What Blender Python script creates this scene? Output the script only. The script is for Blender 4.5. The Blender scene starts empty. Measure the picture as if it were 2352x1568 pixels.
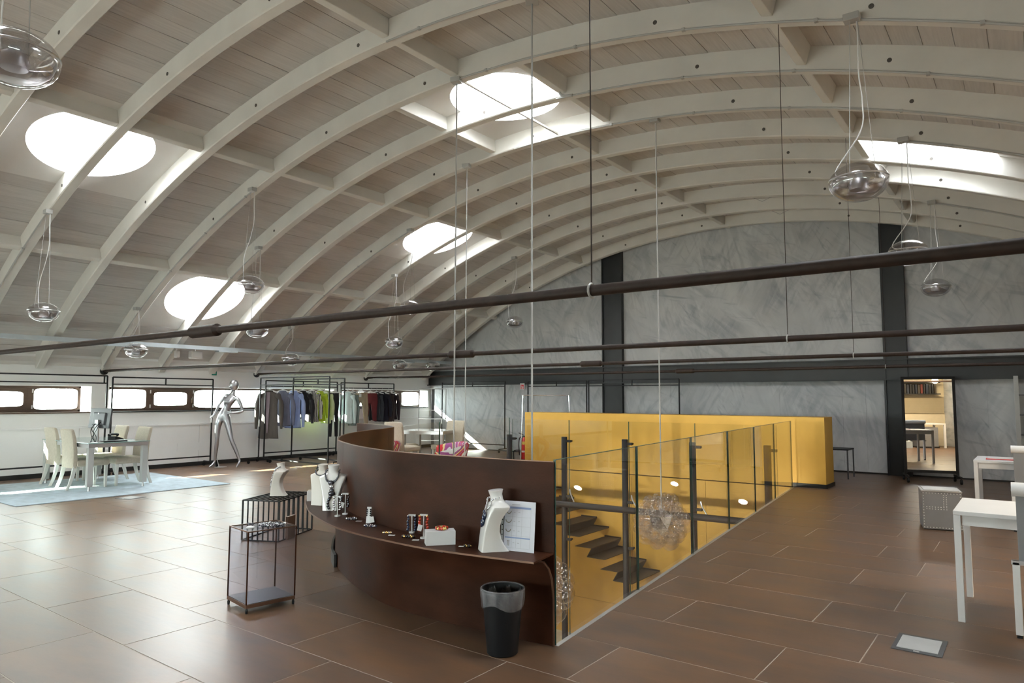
import bpy, bmesh, math, random
from mathutils import Vector, Matrix
from mathutils.geometry import delaunay_2d_cdt
random.seed(7)
C = bpy.context.scene.collection
SC = bpy.context.scene
PI = math.pi

# ------------------------------------------------------------------ camera, sky, sun, exposure
CAM = Vector((0.0, 0.0, 1.4966))
cam_data = bpy.data.cameras.new('camera')
cam_data.sensor_width = 36.0
cam_data.lens = 24.3352
cam_data.clip_start, cam_data.clip_end = 0.05, 300
cam = bpy.data.objects.new('camera', cam_data)
RX = Vector((0.79872789, 0.60168805, 0.00229253))
UP = Vector((0.04661865, -0.06568304, 0.99675094))
FW = Vector((-0.59988371, 0.7960259, 0.08051276))
m = Matrix((RX, UP, -FW)).transposed().to_4x4()
m.translation = CAM
cam.matrix_world = m
C.objects.link(cam)
SC.camera = cam

EXPOSURE = 0.22
SKY_STRENGTH = 30.0
SUN_STRENGTH = 170.0
SKYLIGHT_FILL_POWER = 16.0
world = bpy.data.worlds.new('sky')
SC.world = world
world.use_nodes = True
wn, wl = world.node_tree.nodes, world.node_tree.links
wn.clear()
w_out = wn.new('ShaderNodeOutputWorld')
w_bg = wn.new('ShaderNodeBackground')
w_tc = wn.new('ShaderNodeTexCoord')
w_sep = wn.new('ShaderNodeSeparateXYZ')
w_map = wn.new('ShaderNodeMapRange')
w_ramp = wn.new('ShaderNodeValToRGB')
w_map.inputs['From Min'].default_value = -0.2
w_map.inputs['From Max'].default_value = 1.0
els = w_ramp.color_ramp.elements
els[0].position, els[0].color = 0.0, (0.60, 0.60, 0.59, 1)
els[1].position, els[1].color = 1.0, (0.82, 0.92, 1.0, 1)
e = els.new(0.14); e.color = (0.70, 0.70, 0.69, 1)
e = els.new(0.19); e.color = (0.95, 0.98, 1.0, 1)
wl.new(w_tc.outputs['Generated'], w_sep.inputs[0])
wl.new(w_sep.outputs['Z'], w_map.inputs['Value'])
wl.new(w_map.outputs[0], w_ramp.inputs[0])
wl.new(w_ramp.outputs[0], w_bg.inputs[0])
w_bg.inputs[1].default_value = SKY_STRENGTH
wl.new(w_bg.outputs[0], w_out.inputs[0])

sun_d = bpy.data.lights.new('sun', 'SUN')
sun_d.energy = SUN_STRENGTH
sun_d.angle = math.radians(0.6)
sun_d.color = (1.0, 0.95, 0.86)
sun = bpy.data.objects.new('sun', sun_d)
sun.rotation_euler = Vector((0.70, 0.525, -0.434)).to_track_quat('-Z', 'Y').to_euler()
sun.location = (-30, -6, 20)
C.objects.link(sun)

def area(name, loc, direction, sx, sy, energy, color=(1, 1, 1), portal=False, shape='RECTANGLE'):
    d = bpy.data.lights.new(name, 'AREA')
    d.shape = shape
    d.size, d.size_y = sx, sy
    d.energy = energy
    d.color = color
    if portal:
        d.cycles.is_portal = True
    o = bpy.data.objects.new(name, d)
    o.location = loc
    o.rotation_euler = Vector(direction).to_track_quat('-Z', 'Y').to_euler()
    C.objects.link(o)
    return o

vs = SC.view_settings
SC.display_settings.display_device = 'sRGB'
vs.view_transform = 'Standard'
vs.look = 'None'
vs.gamma = 1.0
vs.use_curve_mapping = False
vs.exposure = EXPOSURE
cy = SC.cycles
cy.max_bounces = 10
cy.diffuse_bounces = 6
cy.glossy_bounces = 5
cy.transmission_bounces = 8
cy.transparent_max_bounces = 24
cy.caustics_reflective = False
cy.caustics_refractive = False
cy.sample_clamp_indirect = 12.0
cy.use_denoising = True
cy.use_adaptive_sampling = False

# ------------------------------------------------------------------ helpers
class MB:
    """collects boxes, tubes, lathes ... and builds them as one mesh"""
    def __init__(s):
        s.v, s.f = [], []
    def add(s, vs_, fs):
        n = len(s.v)
        s.v += [tuple(p) for p in vs_]
        s.f += [tuple(i + n for i in f) for f in fs]
        return s
    def box(s, c, size, rz=0.0, M=None):
        hx, hy, hz = size[0] / 2, size[1] / 2, size[2] / 2
        pts = [Vector((x, y, z)) for x in (-hx, hx) for y in (-hy, hy) for z in (-hz, hz)]
        if M is None:
            M = Matrix.Rotation(rz, 3, 'Z')
        c = Vector(c)
        pts = [c + M @ p for p in pts]
        return s.add(pts, [(0, 1, 3, 2), (4, 6, 7, 5), (0, 4, 5, 1), (2, 3, 7, 6), (0, 2, 6, 4), (1, 5, 7, 3)])
    def bb(s, a, b):
        return s.box([(a[i] + b[i]) / 2 for i in range(3)], [abs(b[i] - a[i]) for i in range(3)])
    def bar(s, p, q, w, h=None, up=(0, 0, 1)):
        """square bar from p to q"""
        p, q = Vector(p), Vector(q)
        h = h or w
        d = (q - p)
        L = d.length
        d.normalize()
        u = Vector(up)
        if abs(d.dot(u)) > 0.95:
            u = Vector((1, 0, 0))
        x = d.cross(u).normalized()
        y = x.cross(d)
        M = Matrix((d, x, y)).transposed()
        return s.box((p + q) / 2, (L, w, h), M=M)
    def tube(s, path, r, n=8, cap=True):
        path = [Vector(p) for p in path]
        rs = r if isinstance(r, (list, tuple)) else [r] * len(path)
        rings = []
        ref = None
        for i, p in enumerate(path):
            a = path[max(0, i - 1)]
            b = path[min(len(path) - 1, i + 1)]
            d = (b - a).normalized()
            if ref is None:
                ref = Vector((0, 0, 1)) if abs(d.z) < 0.9 else Vector((1, 0, 0))
            x = d.cross(ref).normalized()
            y = x.cross(d).normalized()
            ref = y
            rings.append([p + (x * math.cos(t) + y * math.sin(t)) * rs[i] for t in [2 * PI * k / n for k in range(n)]])
        vs_ = [q for rg in rings for q in rg]
        fs = []
        for i in range(len(rings) - 1):
            for k in range(n):
                fs.append((i * n + k, i * n + (k + 1) % n, (i + 1) * n + (k + 1) % n, (i + 1) * n + k))
        if cap:
            fs.append(tuple(range(n - 1, -1, -1)))
            fs.append(tuple(range((len(rings) - 1) * n, len(rings) * n)))
        return s.add(vs_, fs)
    def lathe(s, prof, n=24, c=(0, 0, 0), sx=1.0, sy=1.0, M=None):
        """prof: (radius, z) pairs from bottom to top; poles where the radius is 0"""
        c = Vector(c)
        vs_, idx = [], []
        for r, z in prof:
            if r < 1e-6:
                idx.append([len(vs_)] * n)
                vs_.append(Vector((0, 0, z)))
            else:
                idx.append(list(range(len(vs_), len(vs_) + n)))
                vs_ += [Vector((r * sx * math.cos(2 * PI * k / n), r * sy * math.sin(2 * PI * k / n), z)) for k in range(n)]
        fs = []
        for i in range(len(prof) - 1):
            for k in range(n):
                a, b, c2, d = idx[i][k], idx[i][(k + 1) % n], idx[i + 1][(k + 1) % n], idx[i + 1][k]
                q = []
                for t in (a, b, c2, d):
                    if t not in q:
                        q.append(t)
                if len(q) > 2:
                    fs.append(tuple(q))
        vs_ = [c + ((M @ v) if M else v) for v in vs_]
        return s.add(vs_, fs)
    def ball(s, c, r, n=12, m_=8, sz=1.0):
        return s.lathe([(r * math.sin(PI * i / m_) if 0 < i < m_ else 0, -r * sz * math.cos(PI * i / m_)) for i in range(m_ + 1)], n, c)
    def torus(s, c, R, r, n=24, k=6, M=None):
        c = Vector(c)
        vs_, fs = [], []
        for i in range(n):
            a = 2 * PI * i / n
            for j in range(k):
                b = 2 * PI * j / k
                p = Vector(((R + r * math.cos(b)) * math.cos(a), (R + r * math.cos(b)) * math.sin(a), r * math.sin(b)))
                vs_.append(c + (M @ p if M else p))
        for i in range(n):
            for j in range(k):
                fs.append((i * k + j, ((i + 1) % n) * k + j, ((i + 1) % n) * k + (j + 1) % k, i * k + (j + 1) % k))
        return s.add(vs_, fs)
    def prism(s, poly, z0, z1):
        n = len(poly)
        vs_ = [(p[0], p[1], z0) for p in poly] + [(p[0], p[1], z1) for p in poly]
        fs = [tuple(range(n - 1, -1, -1)), tuple(range(n, 2 * n))]
        fs += [(i, (i + 1) % n, n + (i + 1) % n, n + i) for i in range(n)]
        return s.add(vs_, fs)
    def slab(s, poly, axis, a, b):
        """extrude a polygon along an axis: axis 0 -> poly in (y,z), 1 -> (x,z)"""
        n = len(poly)
        if axis == 0:
            vs_ = [(a, p[0], p[1]) for p in poly] + [(b, p[0], p[1]) for p in poly]
        else:
            vs_ = [(p[0], a, p[1]) for p in poly] + [(p[0], b, p[1]) for p in poly]
        fs = [tuple(range(n - 1, -1, -1)), tuple(range(n, 2 * n))]
        fs += [(i, (i + 1) % n, n + (i + 1) % n, n + i) for i in range(n)]
        return s.add(vs_, fs)
    def loft(s, rings, cap=True, close=True):
        n = len(rings[0])
        vs_ = [p for r in rings for p in r]
        fs = []
        for i in range(len(rings) - 1):
            for k in range(n if close else n - 1):
                fs.append((i * n + k, i * n + (k + 1) % n, (i + 1) * n + (k + 1) % n, (i + 1) * n + k))
        if cap:
            fs.append(tuple(range(n - 1, -1, -1)))
            fs.append(tuple(range((len(rings) - 1) * n, len(rings) * n)))
        return s.add(vs_, fs)
    def mesh(s, name, mat, smooth=False, bevel=0.0):
        me = bpy.data.meshes.new(name)
        me.from_pydata(s.v, [], s.f)
        me.validate(clean_customdata=False)
        bm = bmesh.new()
        bm.from_mesh(me)
        bmesh.ops.recalc_face_normals(bm, faces=bm.faces)
        if bevel:
            bmesh.ops.bevel(bm, geom=[e for e in bm.edges if len(e.link_faces) == 2 and e.calc_face_angle(0) > 0.5],
                            offset=bevel, segments=2, affect='EDGES', profile=0.6, clamp_overlap=True)
        bm.to_mesh(me)
        bm.free()
        me.materials.append(mat)
        if smooth:
            me.polygons.foreach_set('use_smooth', [True] * len(me.polygons))
            try:
                me.set_sharp_from_angle(angle=math.radians(smooth if smooth > 1 else 42))
            except Exception:
                pass
        me.update()
        return me
    def build(s, name, mat, parent=None, smooth=False, bevel=0.0, loc=None, rot=None):
        o = bpy.data.objects.new(name, s.mesh(name, mat, smooth, bevel))
        C.objects.link(o)
        if parent:
            o.parent = parent
        if loc:
            o.location = loc
        if rot:
            o.rotation_euler = rot
        return o

def put(name, me, parent=None, loc=(0, 0, 0), rot=(0, 0, 0), scale=None):
    o = bpy.data.objects.new(name, me)
    C.objects.link(o)
    o.location = loc
    o.rotation_euler = rot
    if scale:
        o.scale = scale
    if parent:
        o.parent = parent
    return o

def thing(name, label, cat, loc=(0, 0, 0), rz=0.0, group=None):
    o = bpy.data.objects.new(name, None)
    o.empty_display_size = 0.1
    C.objects.link(o)
    o.location = loc
    o.rotation_euler = (0, 0, rz)
    return tag(o, label, cat, group)

def tag(o, label, cat, group=None):
    o['label'] = label
    o['category'] = cat
    if group:
        o['group'] = group
    return o

def struct(o):
    o['kind'] = 'structure'
    return o

def stuff(o):
    o['kind'] = 'stuff'
    return o

KIDS = {}
def copy_thing(root, loc, rz=None, label=None, group=None):
    r = root.copy()
    C.objects.link(r)
    r.location = loc
    if rz is not None:
        r.rotation_euler = (0, 0, rz)
    if label:
        r['label'] = label
    if group:
        r['group'] = group
    def rec(a, b):
        for ch in a.children:
            c = ch.copy()
            C.objects.link(c)
            c.parent = b
            rec(ch, c)
    rec(root, r)
    return r

def catmull(pts, per=8, closed=False):
    pts = [Vector(p) for p in pts]
    out = []
    n = len(pts)
    for i in range(n - 1):
        p0 = pts[max(0, i - 1)]
        p1, p2 = pts[i], pts[i + 1]
        p3 = pts[min(n - 1, i + 2)]
        for k in range(per):
            t = k / per
            out.append(0.5 * ((2 * p1) + (p2 - p0) * t + (2 * p0 - 5 * p1 + 4 * p2 - p3) * t * t + (3 * p1 - p0 - 3 * p2 + p3) * t ** 3))
    out.append(pts[-1])
    return out

# ------------------------------------------------------------------ materials
def srgb(r, g, b):
    def f(c):
        c /= 255.0
        return c / 12.92 if c <= 0.04045 else ((c + 0.055) / 1.055) ** 2.4
    return (f(r), f(g), f(b), 1.0)

def mat(name, col, rough=0.5, metal=0.0, spec=0.5, var=0.0, scale=6.0, bump=0.0, bscale=60.0, stretch=(1, 1, 1), obj_var=0.0, coat=0.0, col2=None, detail=5.0, rvar=0.0):
    """principled material with procedural colour variation and fine relief"""
    M = bpy.data.materials.new(name)
    M.use_nodes = True
    nt = M.node_tree
    N, L = nt.nodes, nt.links
    b = N['Principled BSDF']
    b.inputs['Base Color'].default_value = col
    b.inputs['Roughness'].default_value = rough
    b.inputs['Metallic'].default_value = metal
    b.inputs['Specular IOR Level'].default_value = spec
    b.inputs['Coat Weight'].default_value = coat
    tc = N.new('ShaderNodeTexCoord')
    mp = N.new('ShaderNodeMapping')
    mp.inputs['Scale'].default_value = stretch
    if obj_var:
        oi0 = N.new('ShaderNodeObjectInfo')
        ad = N.new('ShaderNodeVectorMath')
        ad.operation = 'MULTIPLY_ADD'
        ad.inputs[1].default_value = (37.0, 11.0, 23.0)
        L.new(oi0.outputs['Random'], ad.inputs[0])
        L.new(tc.outputs['Object'], ad.inputs[2])
        L.new(ad.outputs[0], mp.inputs[0])
    else:
        L.new(tc.outputs['Object'], mp.inputs[0])
    if var or col2:
        nz = N.new('ShaderNodeTexNoise')
        nz.inputs['Scale'].default_value = scale
        nz.inputs['Detail'].default_value = detail
        L.new(mp.outputs[0], nz.inputs['Vector'])
        rp = N.new('ShaderNodeValToRGB')
        c2 = col2 or tuple(min(1, c * (1 + var)) for c in col[:3]) + (1,)
        c1 = col if col2 else tuple(c * (1 - var) for c in col[:3]) + (1,)
        rp.color_ramp.elements[0].position = 0.32
        rp.color_ramp.elements[1].position = 0.68
        rp.color_ramp.elements[0].color = c1
        rp.color_ramp.elements[1].color = c2
        L.new(nz.outputs['Fac'], rp.inputs[0])
        last = rp.outputs[0]
        if obj_var:
            oi = N.new('ShaderNodeObjectInfo')
            mr = N.new('ShaderNodeMapRange')
            mr.inputs['To Min'].default_value = 1 - obj_var
            mr.inputs['To Max'].default_value = 1 + obj_var
            L.new(oi.outputs['Random'], mr.inputs['Value'])
            mx = N.new('ShaderNodeVectorMath')
            mx.operation = 'SCALE'
            L.new(last, mx.inputs[0])
            L.new(mr.outputs[0], mx.inputs['Scale'])
            last = mx.outputs[0]
        L.new(last, b.inputs['Base Color'])
        if rvar:
            mr2 = N.new('ShaderNodeMapRange')
            mr2.inputs['To Min'].default_value = rough - rvar
            mr2.inputs['To Max'].default_value = rough + rvar
            L.new(nz.outputs['Fac'], mr2.inputs['Value'])
            L.new(mr2.outputs[0], b.inputs['Roughness'])
    if bump:
        nb = N.new('ShaderNodeTexNoise')
        nb.inputs['Scale'].default_value = bscale
        nb.inputs['Detail'].default_value = 4
        L.new(mp.outputs[0], nb.inputs['Vector'])
        bp = N.new('ShaderNodeBump')
        bp.inputs['Strength'].default_value = bump
        bp.inputs['Distance'].default_value = 0.01
        L.new(nb.outputs['Fac'], bp.inputs['Height'])
        L.new(bp.outputs[0], b.inputs['Normal'])
    return M

def thin_glass(name, tint=(0.92, 0.97, 0.95, 1), refl=1.0, rough=0.0, graze=0.7):
    """thin pane: see-through with a Fresnel reflection, no refraction"""
    M = bpy.data.materials.new(name)
    M.use_nodes = True
    N, L = M.node_tree.nodes, M.node_tree.links
    N.clear()
    out = N.new('ShaderNodeOutputMaterial')
    tr = N.new('ShaderNodeBsdfTransparent')
    gl = N.new('ShaderNodeBsdfGlossy')
    lw = N.new('ShaderNodeLayerWeight')
    lw.inputs['Blend'].default_value = 0.5
    po = N.new('ShaderNodeMath')
    po.operation = 'POWER'
    po.inputs[1].default_value = 5.0
    mu = N.new('ShaderNodeMath')
    mx = N.new('ShaderNodeMixShader')
    tr.inputs[0].default_value = tint
    gl.inputs[0].default_value = (1, 1, 1, 1)
    gl.inputs['Roughness'].default_value = rough
    mu.operation = 'MULTIPLY_ADD'
    mu.inputs[1].default_value = graze
    mu.inputs[2].default_value = 0.04 * refl
    mu.use_clamp = True
    L.new(lw.outputs['Facing'], po.inputs[0])
    L.new(po.outputs[0], mu.inputs[0])
    L.new(mu.outputs[0], mx.inputs[0])
    L.new(tr.outputs[0], mx.inputs[1])
    L.new(gl.outputs[0], mx.inputs[2])
    L.new(mx.outputs[0], out.inputs[0])
    return M

def emit(name, col, strength):
    M = bpy.data.materials.new(name)
    M.use_nodes = True
    b = M.node_tree.nodes['Principled BSDF']
    b.inputs['Base Color'].default_value = col
    b.inputs['Emission Color'].default_value = col
    b.inputs['Emission Strength'].default_value = strength
    return M

M_arch = mat('white_painted_wood', (0.70, 0.685, 0.645, 1), 0.55, var=0.05, scale=2.2, bump=0.15, bscale=18)
M_plank = mat('limewashed_plank', (0.55, 0.525, 0.505, 1), 0.65, var=0.07, scale=3.0, stretch=(14, 0.8, 6), obj_var=0.07, bump=0.25, bscale=25)
M_plaster = mat('white_plaster', (0.68, 0.665, 0.64, 1), 0.7, var=0.03, scale=1.5, bump=0.1, bscale=30)
M_gap = mat('dark_gap', (0.10, 0.09, 0.08, 1), 0.9, var=0.2)
M_wall_white = mat('white_wall', (0.80, 0.80, 0.79, 1), 0.6, var=0.02, scale=1.2, bump=0.12, bscale=14)
M_ledge = mat('white_lacquer', (0.82, 0.82, 0.82, 1), 0.35, var=0.01, scale=2)
M_steel = mat('charcoal_steel', (0.018, 0.02, 0.022, 1), 0.42, metal=0.0, spec=0.5, var=0.15, scale=3)
M_black = mat('black_metal', (0.010, 0.010, 0.011, 1), 0.5, spec=0.3, var=0.1, scale=9)
M_blackbase = mat('black_skirting', (0.012, 0.012, 0.012, 1), 0.4, var=0.1)
M_rodbrown = mat('rusted_rod', (0.026, 0.015, 0.011, 1), 0.6, metal=0.0, spec=0.3, var=0.25, scale=20)
M_conduit = mat('grey_conduit', (0.42, 0.42, 0.41, 1), 0.4, var=0.05)
M_tray = mat('galvanised_tray', (0.45, 0.50, 0.53, 1), 0.45, metal=0.3, var=0.06)
M_chrome = mat('chrome', (0.82, 0.82, 0.84, 1), 0.12, metal=1.0, var=0.03)
M_alu = mat('brushed_aluminium', (0.62, 0.62, 0.63, 1), 0.35, metal=0.9, var=0.06, scale=30, stretch=(1, 20, 20))
M_silver = mat('silver_lacquer', (0.42, 0.42, 0.44, 1), 0.30, metal=0.9, var=0.03)
M_white = mat('white_satin', (0.68, 0.675, 0.67, 1), 0.35, var=0.015)
M_whitegloss = mat('white_gloss', (0.82, 0.81, 0.79, 1), 0.16, var=0.015, coat=0.3)
M_bustlinen = mat('pale_bust', (0.72, 0.68, 0.62, 1), 0.4, var=0.03)
M_grey = mat('grey_panel', (0.20, 0.20, 0.21, 1), 0.5, var=0.04)
M_darkgrey = mat('dark_grey', (0.06, 0.062, 0.068, 1), 0.4, var=0.08)
M_glass = thin_glass('clear_glass', (0.90, 0.95, 0.92, 1), 1.0)
M_rail_glass = thin_glass('balustrade_glass', (0.97, 0.98, 0.975, 1), 1.0)
M_guard_glass = thin_glass('guard_glass', (0.98, 0.985, 0.98, 1), 0.4, 0.0, 0.08)
M_lampglass = thin_glass('lamp_glass', (0.82, 0.81, 0.815, 1), 3.2)
M_bowl = thin_glass('frosted_bowl', (0.74, 0.725, 0.73, 1), 3.0, 0.30)
M_bubble = thin_glass('bubble_glass', (0.93, 0.91, 0.89, 1), 2.0)
M_case_glass = thin_glass('smoky_case_glass', (0.95, 0.955, 0.985, 1), 0.8)
M_glassedge = mat('green_glass_edge', (0.03, 0.10, 0.085, 1), 0.2, var=0.1)
M_gold = mat('gold_leaf', (0.60, 0.345, 0.060, 1), 0.42, metal=0.30, var=0.06, scale=2.5, bump=0.06, bscale=50, rvar=0.05)
M_rust = mat('waxed_corten', (0.046, 0.0165, 0.0085, 1), 0.44, metal=0.0, spec=0.10, var=0.35, scale=2.6, stretch=(1, 1, 2.2), bump=0.08, bscale=70, rvar=0.05)
M_rustedge = mat('bare_steel_edge', (0.16, 0.085, 0.055, 1), 0.35, metal=0.5, var=0.2)
M_tread = mat('dark_bronze_plate', (0.045, 0.035, 0.026, 1), 0.42, metal=0.4, var=0.2, scale=5)
M_tile = mat('brown_stoneware', (0.086, 0.051, 0.033, 1), 0.36, spec=0.7, var=0.16, scale=2.2, stretch=(1, 2.6, 1), obj_var=0.10, bump=0.05, bscale=9, rvar=0.04, col2=(0.142, 0.074, 0.037, 1))
M_grout = mat('pale_grout', (0.34, 0.29, 0.24, 1), 0.8, var=0.1, scale=20)
M_rug = mat('pale_blue_rug', (0.46, 0.55, 0.61, 1), 0.95, var=0.14, scale=7, bump=0.5, bscale=160, detail=9)
M_chairfab = mat('cream_chenille', (0.45, 0.395, 0.315, 1), 0.9, var=0.06, scale=30, bump=0.35, bscale=160)
M_chairleg = mat('cream_lacquer', (0.60, 0.60, 0.56, 1), 0.35, var=0.02)
M_tableleg = mat('taupe_lacquer', (0.40, 0.40, 0.385, 1), 0.35, var=0.02)
M_tabletop = mat('frosted_green_glass', (0.30, 0.42, 0.40, 1), 0.08, spec=0.8, var=0.02)
M_tabletop2 = mat('white_glass_top', (0.72, 0.76, 0.76, 1), 0.06, spec=0.8, var=0.02)
M_mirror = mat('mirror', (0.90, 0.90, 0.88, 1), 0.0, metal=1.0)
M_paper = mat('paper', (0.74, 0.75, 0.82, 1), 0.6, var=0.02)
M_ink = mat('grey_ink', (0.42, 0.42, 0.46, 1), 0.7, var=0.05)
M_inkblue = mat('blue_ink', (0.30, 0.38, 0.62, 1), 0.7, var=0.05)
M_inkgold = mat('olive_ink', (0.24, 0.22, 0.15, 1), 0.7, var=0.05)
M_red = mat('red_enamel', (0.55, 0.015, 0.015, 1), 0.3, var=0.05)
M_yellow = mat('yellow_label', (0.70, 0.50, 0.08, 1), 0.4, var=0.03)
M_signred = mat('sign_red', (0.55, 0.02, 0.03, 1), 0.4, var=0.02)
M_signgreen = mat('sign_green', (0.0, 0.22, 0.15, 1), 0.4, var=0.02)
M_gem_blue = mat('blue_stone', (0.012, 0.022, 0.065, 1), 0.12, spec=0.8, var=0.3, scale=60)
M_gem_black = mat('black_stone', (0.008, 0.008, 0.009, 1), 0.12, spec=0.8, var=0.2)
M_gem_red = mat('red_resin', (0.45, 0.03, 0.008, 1), 0.10, spec=0.8, var=0.2, scale=40)
M_goldbead = mat('gold_bead', (0.85, 0.60, 0.22, 1), 0.18, metal=1.0, var=0.05)
M_silverbead = mat('silver_bead', (0.60, 0.60, 0.62, 1), 0.2, metal=1.0, var=0.15, scale=80)
M_gunmetal = mat('gunmetal_bead', (0.12, 0.12, 0.14, 1), 0.2, metal=0.9, var=0.3, scale=90)
M_brownbook = mat('brown_cloth', (0.12, 0.065, 0.04, 1), 0.7, var=0.1, scale=30)
M_bin = mat('black_plastic', (0.006, 0.006, 0.0075, 1), 0.5, spec=0.25, var=0.1)
M_warmwall = mat('warm_office_wall', (0.72, 0.62, 0.44, 1), 0.7, var=0.03)
M_blind = mat('cream_slat', (0.66, 0.56, 0.38, 1), 0.5, var=0.03)
M_lowfloor = mat('lower_floor', (0.42, 0.36, 0.27, 1), 0.5, var=0.08)
M_skypane = bpy.data.materials.new('opal_skylight_pane')
M_skypane.use_nodes = True
_n, _l = M_skypane.node_tree.nodes, M_skypane.node_tree.links
_n.clear()
_o, _t = _n.new('ShaderNodeOutputMaterial'), _n.new('ShaderNodeBsdfTranslucent')
_t.inputs[0].default_value = (0.50, 0.51, 0.52, 1)
_l.new(_t.outputs[0], _o.inputs[0])
M_winframe = mat('brown_window_frame', (0.085, 0.052, 0.035, 1), 0.42, var=0.12, scale=8, stretch=(1, 0.3, 4))

# end wall plaster: trowelled strokes whose direction wanders
def plaster_mat():
    M = bpy.data.materials.new('brushed_grey_plaster')
    M.use_nodes = True
    N, L = M.node_tree.nodes, M.node_tree.links
    b = N['Principled BSDF']
    b.inputs['Roughness'].default_value = 0.62
    tc = N.new('ShaderNodeTexCoord')
    def noise(vec, scale, detail, dist=0.0):
        nz = N.new('ShaderNodeTexNoise')
        nz.inputs['Scale'].default_value = scale
        nz.inputs['Detail'].default_value = detail
        nz.inputs['Distortion'].default_value = dist
        L.new(vec, nz.inputs['Vector'])
        return nz.outputs['Fac']
    def strokes(rot, stretch, scale, p0, p1, c0, c1, shift):
        """strokes along one direction, only where a soft patch mask lets them through"""
        mp = N.new('ShaderNodeMapping')
        mp.vector_type = 'POINT'
        mp.inputs['Location'].default_value = (shift, 0, shift * 1.7)
        mp.inputs['Rotation'].default_value = (0, rot, 0)
        L.new(tc.outputs['Object'], mp.inputs[0])
        m2 = N.new('ShaderNodeMapping')
        m2.inputs['Scale'].default_value = stretch
        L.new(mp.outputs[0], m2.inputs[0])
        f = noise(m2.outputs[0], scale, 5, 0.9)
        k = noise(mp.outputs[0], 0.9, 2, 0.4)
        mr = N.new('ShaderNodeMapRange')
        mr.inputs['From Min'].default_value, mr.inputs['From Max'].default_value = 0.44, 0.60
        L.new(k, mr.inputs['Value'])
        r = N.new('ShaderNodeValToRGB')
        r.color_ramp.elements[0].position, r.color_ramp.elements[1].position = p0, p1
        r.color_ramp.elements[0].color, r.color_ramp.elements[1].color = c0, c1
        L.new(f, r.inputs[0])
        x = N.new('ShaderNodeMix')
        x.data_type = 'RGBA'
        x.inputs['A'].default_value = (1, 1, 1, 1)
        L.new(mr.outputs[0], x.inputs['Factor'])
        L.new(r.outputs[0], x.inputs['B'])
        return x.outputs['Result']
    def mix(a, c, f):
        x = N.new('ShaderNodeMix')
        x.data_type = 'RGBA'
        x.blend_type = 'MULTIPLY'
        x.inputs['Factor'].default_value = f
        L.new(a, x.inputs['A'])
        L.new(c, x.inputs['B'])
        return x.outputs['Result']
    rb = N.new('ShaderNodeValToRGB')
    rb.color_ramp.elements[0].position, rb.color_ramp.elements[1].position = 0.3, 0.7
    rb.color_ramp.elements[0].color, rb.color_ramp.elements[1].color = (0.42, 0.435, 0.45, 1), (0.54, 0.55, 0.555, 1)
    L.new(noise(tc.outputs['Object'], 0.7, 6, 0.8), rb.inputs[0])
    c = rb.outputs[0]
    dk = (0.70, 0.72, 0.76, 1)
    for q, (rot, st, sc_, p0, p1, c0, sh) in enumerate((
            (0.9, (4.5, 1, 0.75), 1.5, 0.36, 0.56, (0.80, 0.815, 0.84, 1), 0.0),
            (-0.5, (4.5, 1, 0.75), 1.4, 0.36, 0.56, (0.80, 0.815, 0.84, 1), 5.3),
            (0.25, (5.0, 1, 0.8), 1.7, 0.36, 0.56, (0.82, 0.83, 0.85, 1), 9.1),
            (1.35, (5.0, 1, 0.8), 1.6, 0.27, 0.42, dk, 14.7),
            (0.6, (6.0, 1, 1.0), 1.6, 0.26, 0.40, dk, 21.3))):
        c = mix(c, strokes(rot, st, sc_, p0, p1, c0, (1.04, 1.04, 1.04, 1), sh), 1.0)
    L.new(c, b.inputs['Base Color'])
    return M
M_gable = plaster_mat()
# ------------------------------------------------------------------ the hall: dimensions
XL, XR = -14.75, 3.62            # left and right wall faces
YB, YE = -4.6, 15.45             # back and end wall faces
VX, VZ, VR = -5.536, -9.032, 14.353   # centre and radius of the vault (underside of the arches)
DECK = VR + 0.24                 # underside of the boards
SHELL = VR + 0.34
AY0, AP, AW = 3.787, 1.1257, 0.135    # near face of arch 0, pitch, thickness
def ay(k):
    return AY0 + AP * k
def vault(r, th):
    return (VX + r * math.sin(th), VZ + r * math.cos(th))
def vz(x, r=VR):
    return VZ + math.sqrt(max(0, r * r - (x - VX) ** 2))
TH_L = math.asin((XL + 0.04 - VX) / VR)
TH_R = math.asin((XR - 0.04 - VX) / VR)

# ------------------------------------------------------------------ stairwell outline (plan)
ribbon_pts = [(-2.395, 3.612), (-2.64, 3.575), (-2.95, 3.56), (-3.30, 3.54), (-3.60, 3.55), (-3.92, 3.605),
              (-4.42, 3.785), (-4.80, 3.975), (-5.07, 4.13), (-5.29, 4.29), (-5.68, 4.64), (-6.07, 5.10),
              (-6.39, 5.62), (-6.55, 5.98), (-6.70, 6.25), (-6.86, 6.48), (-7.10, 6.67), (-7.49, 6.86), (-7.93, 7.02), (-8.28, 7.07)]
ribbon = [Vector((p.x, p.y)) for p in catmull([(a, b, 0) for a, b in ribbon_pts], 5)]
i_end = min(range(len(ribbon)), key=lambda i: (ribbon[i] - Vector((-6.70, 6.25))).length)
near_ribbon = ribbon[:i_end + 1]
G0, G1 = Vector((-2.395, 3.614)), Vector((-3.331, 12.263))
HOLE = [tuple(p) for p in near_ribbon] + [(-7.72, 8.30), (-8.33, 10.98), (-9.0, 10.98), (-9.0, 12.42), (-3.345, 12.42)]

def in_poly(x, y, poly):
    c = False
    n = len(poly)
    for i in range(n):
        x1, y1 = poly[i]
        x2, y2 = poly[(i + 1) % n]
        if (y1 > y) != (y2 > y) and x < (x2 - x1) * (y - y1) / (y2 - y1) + x1:
            c = not c
    return c

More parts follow.
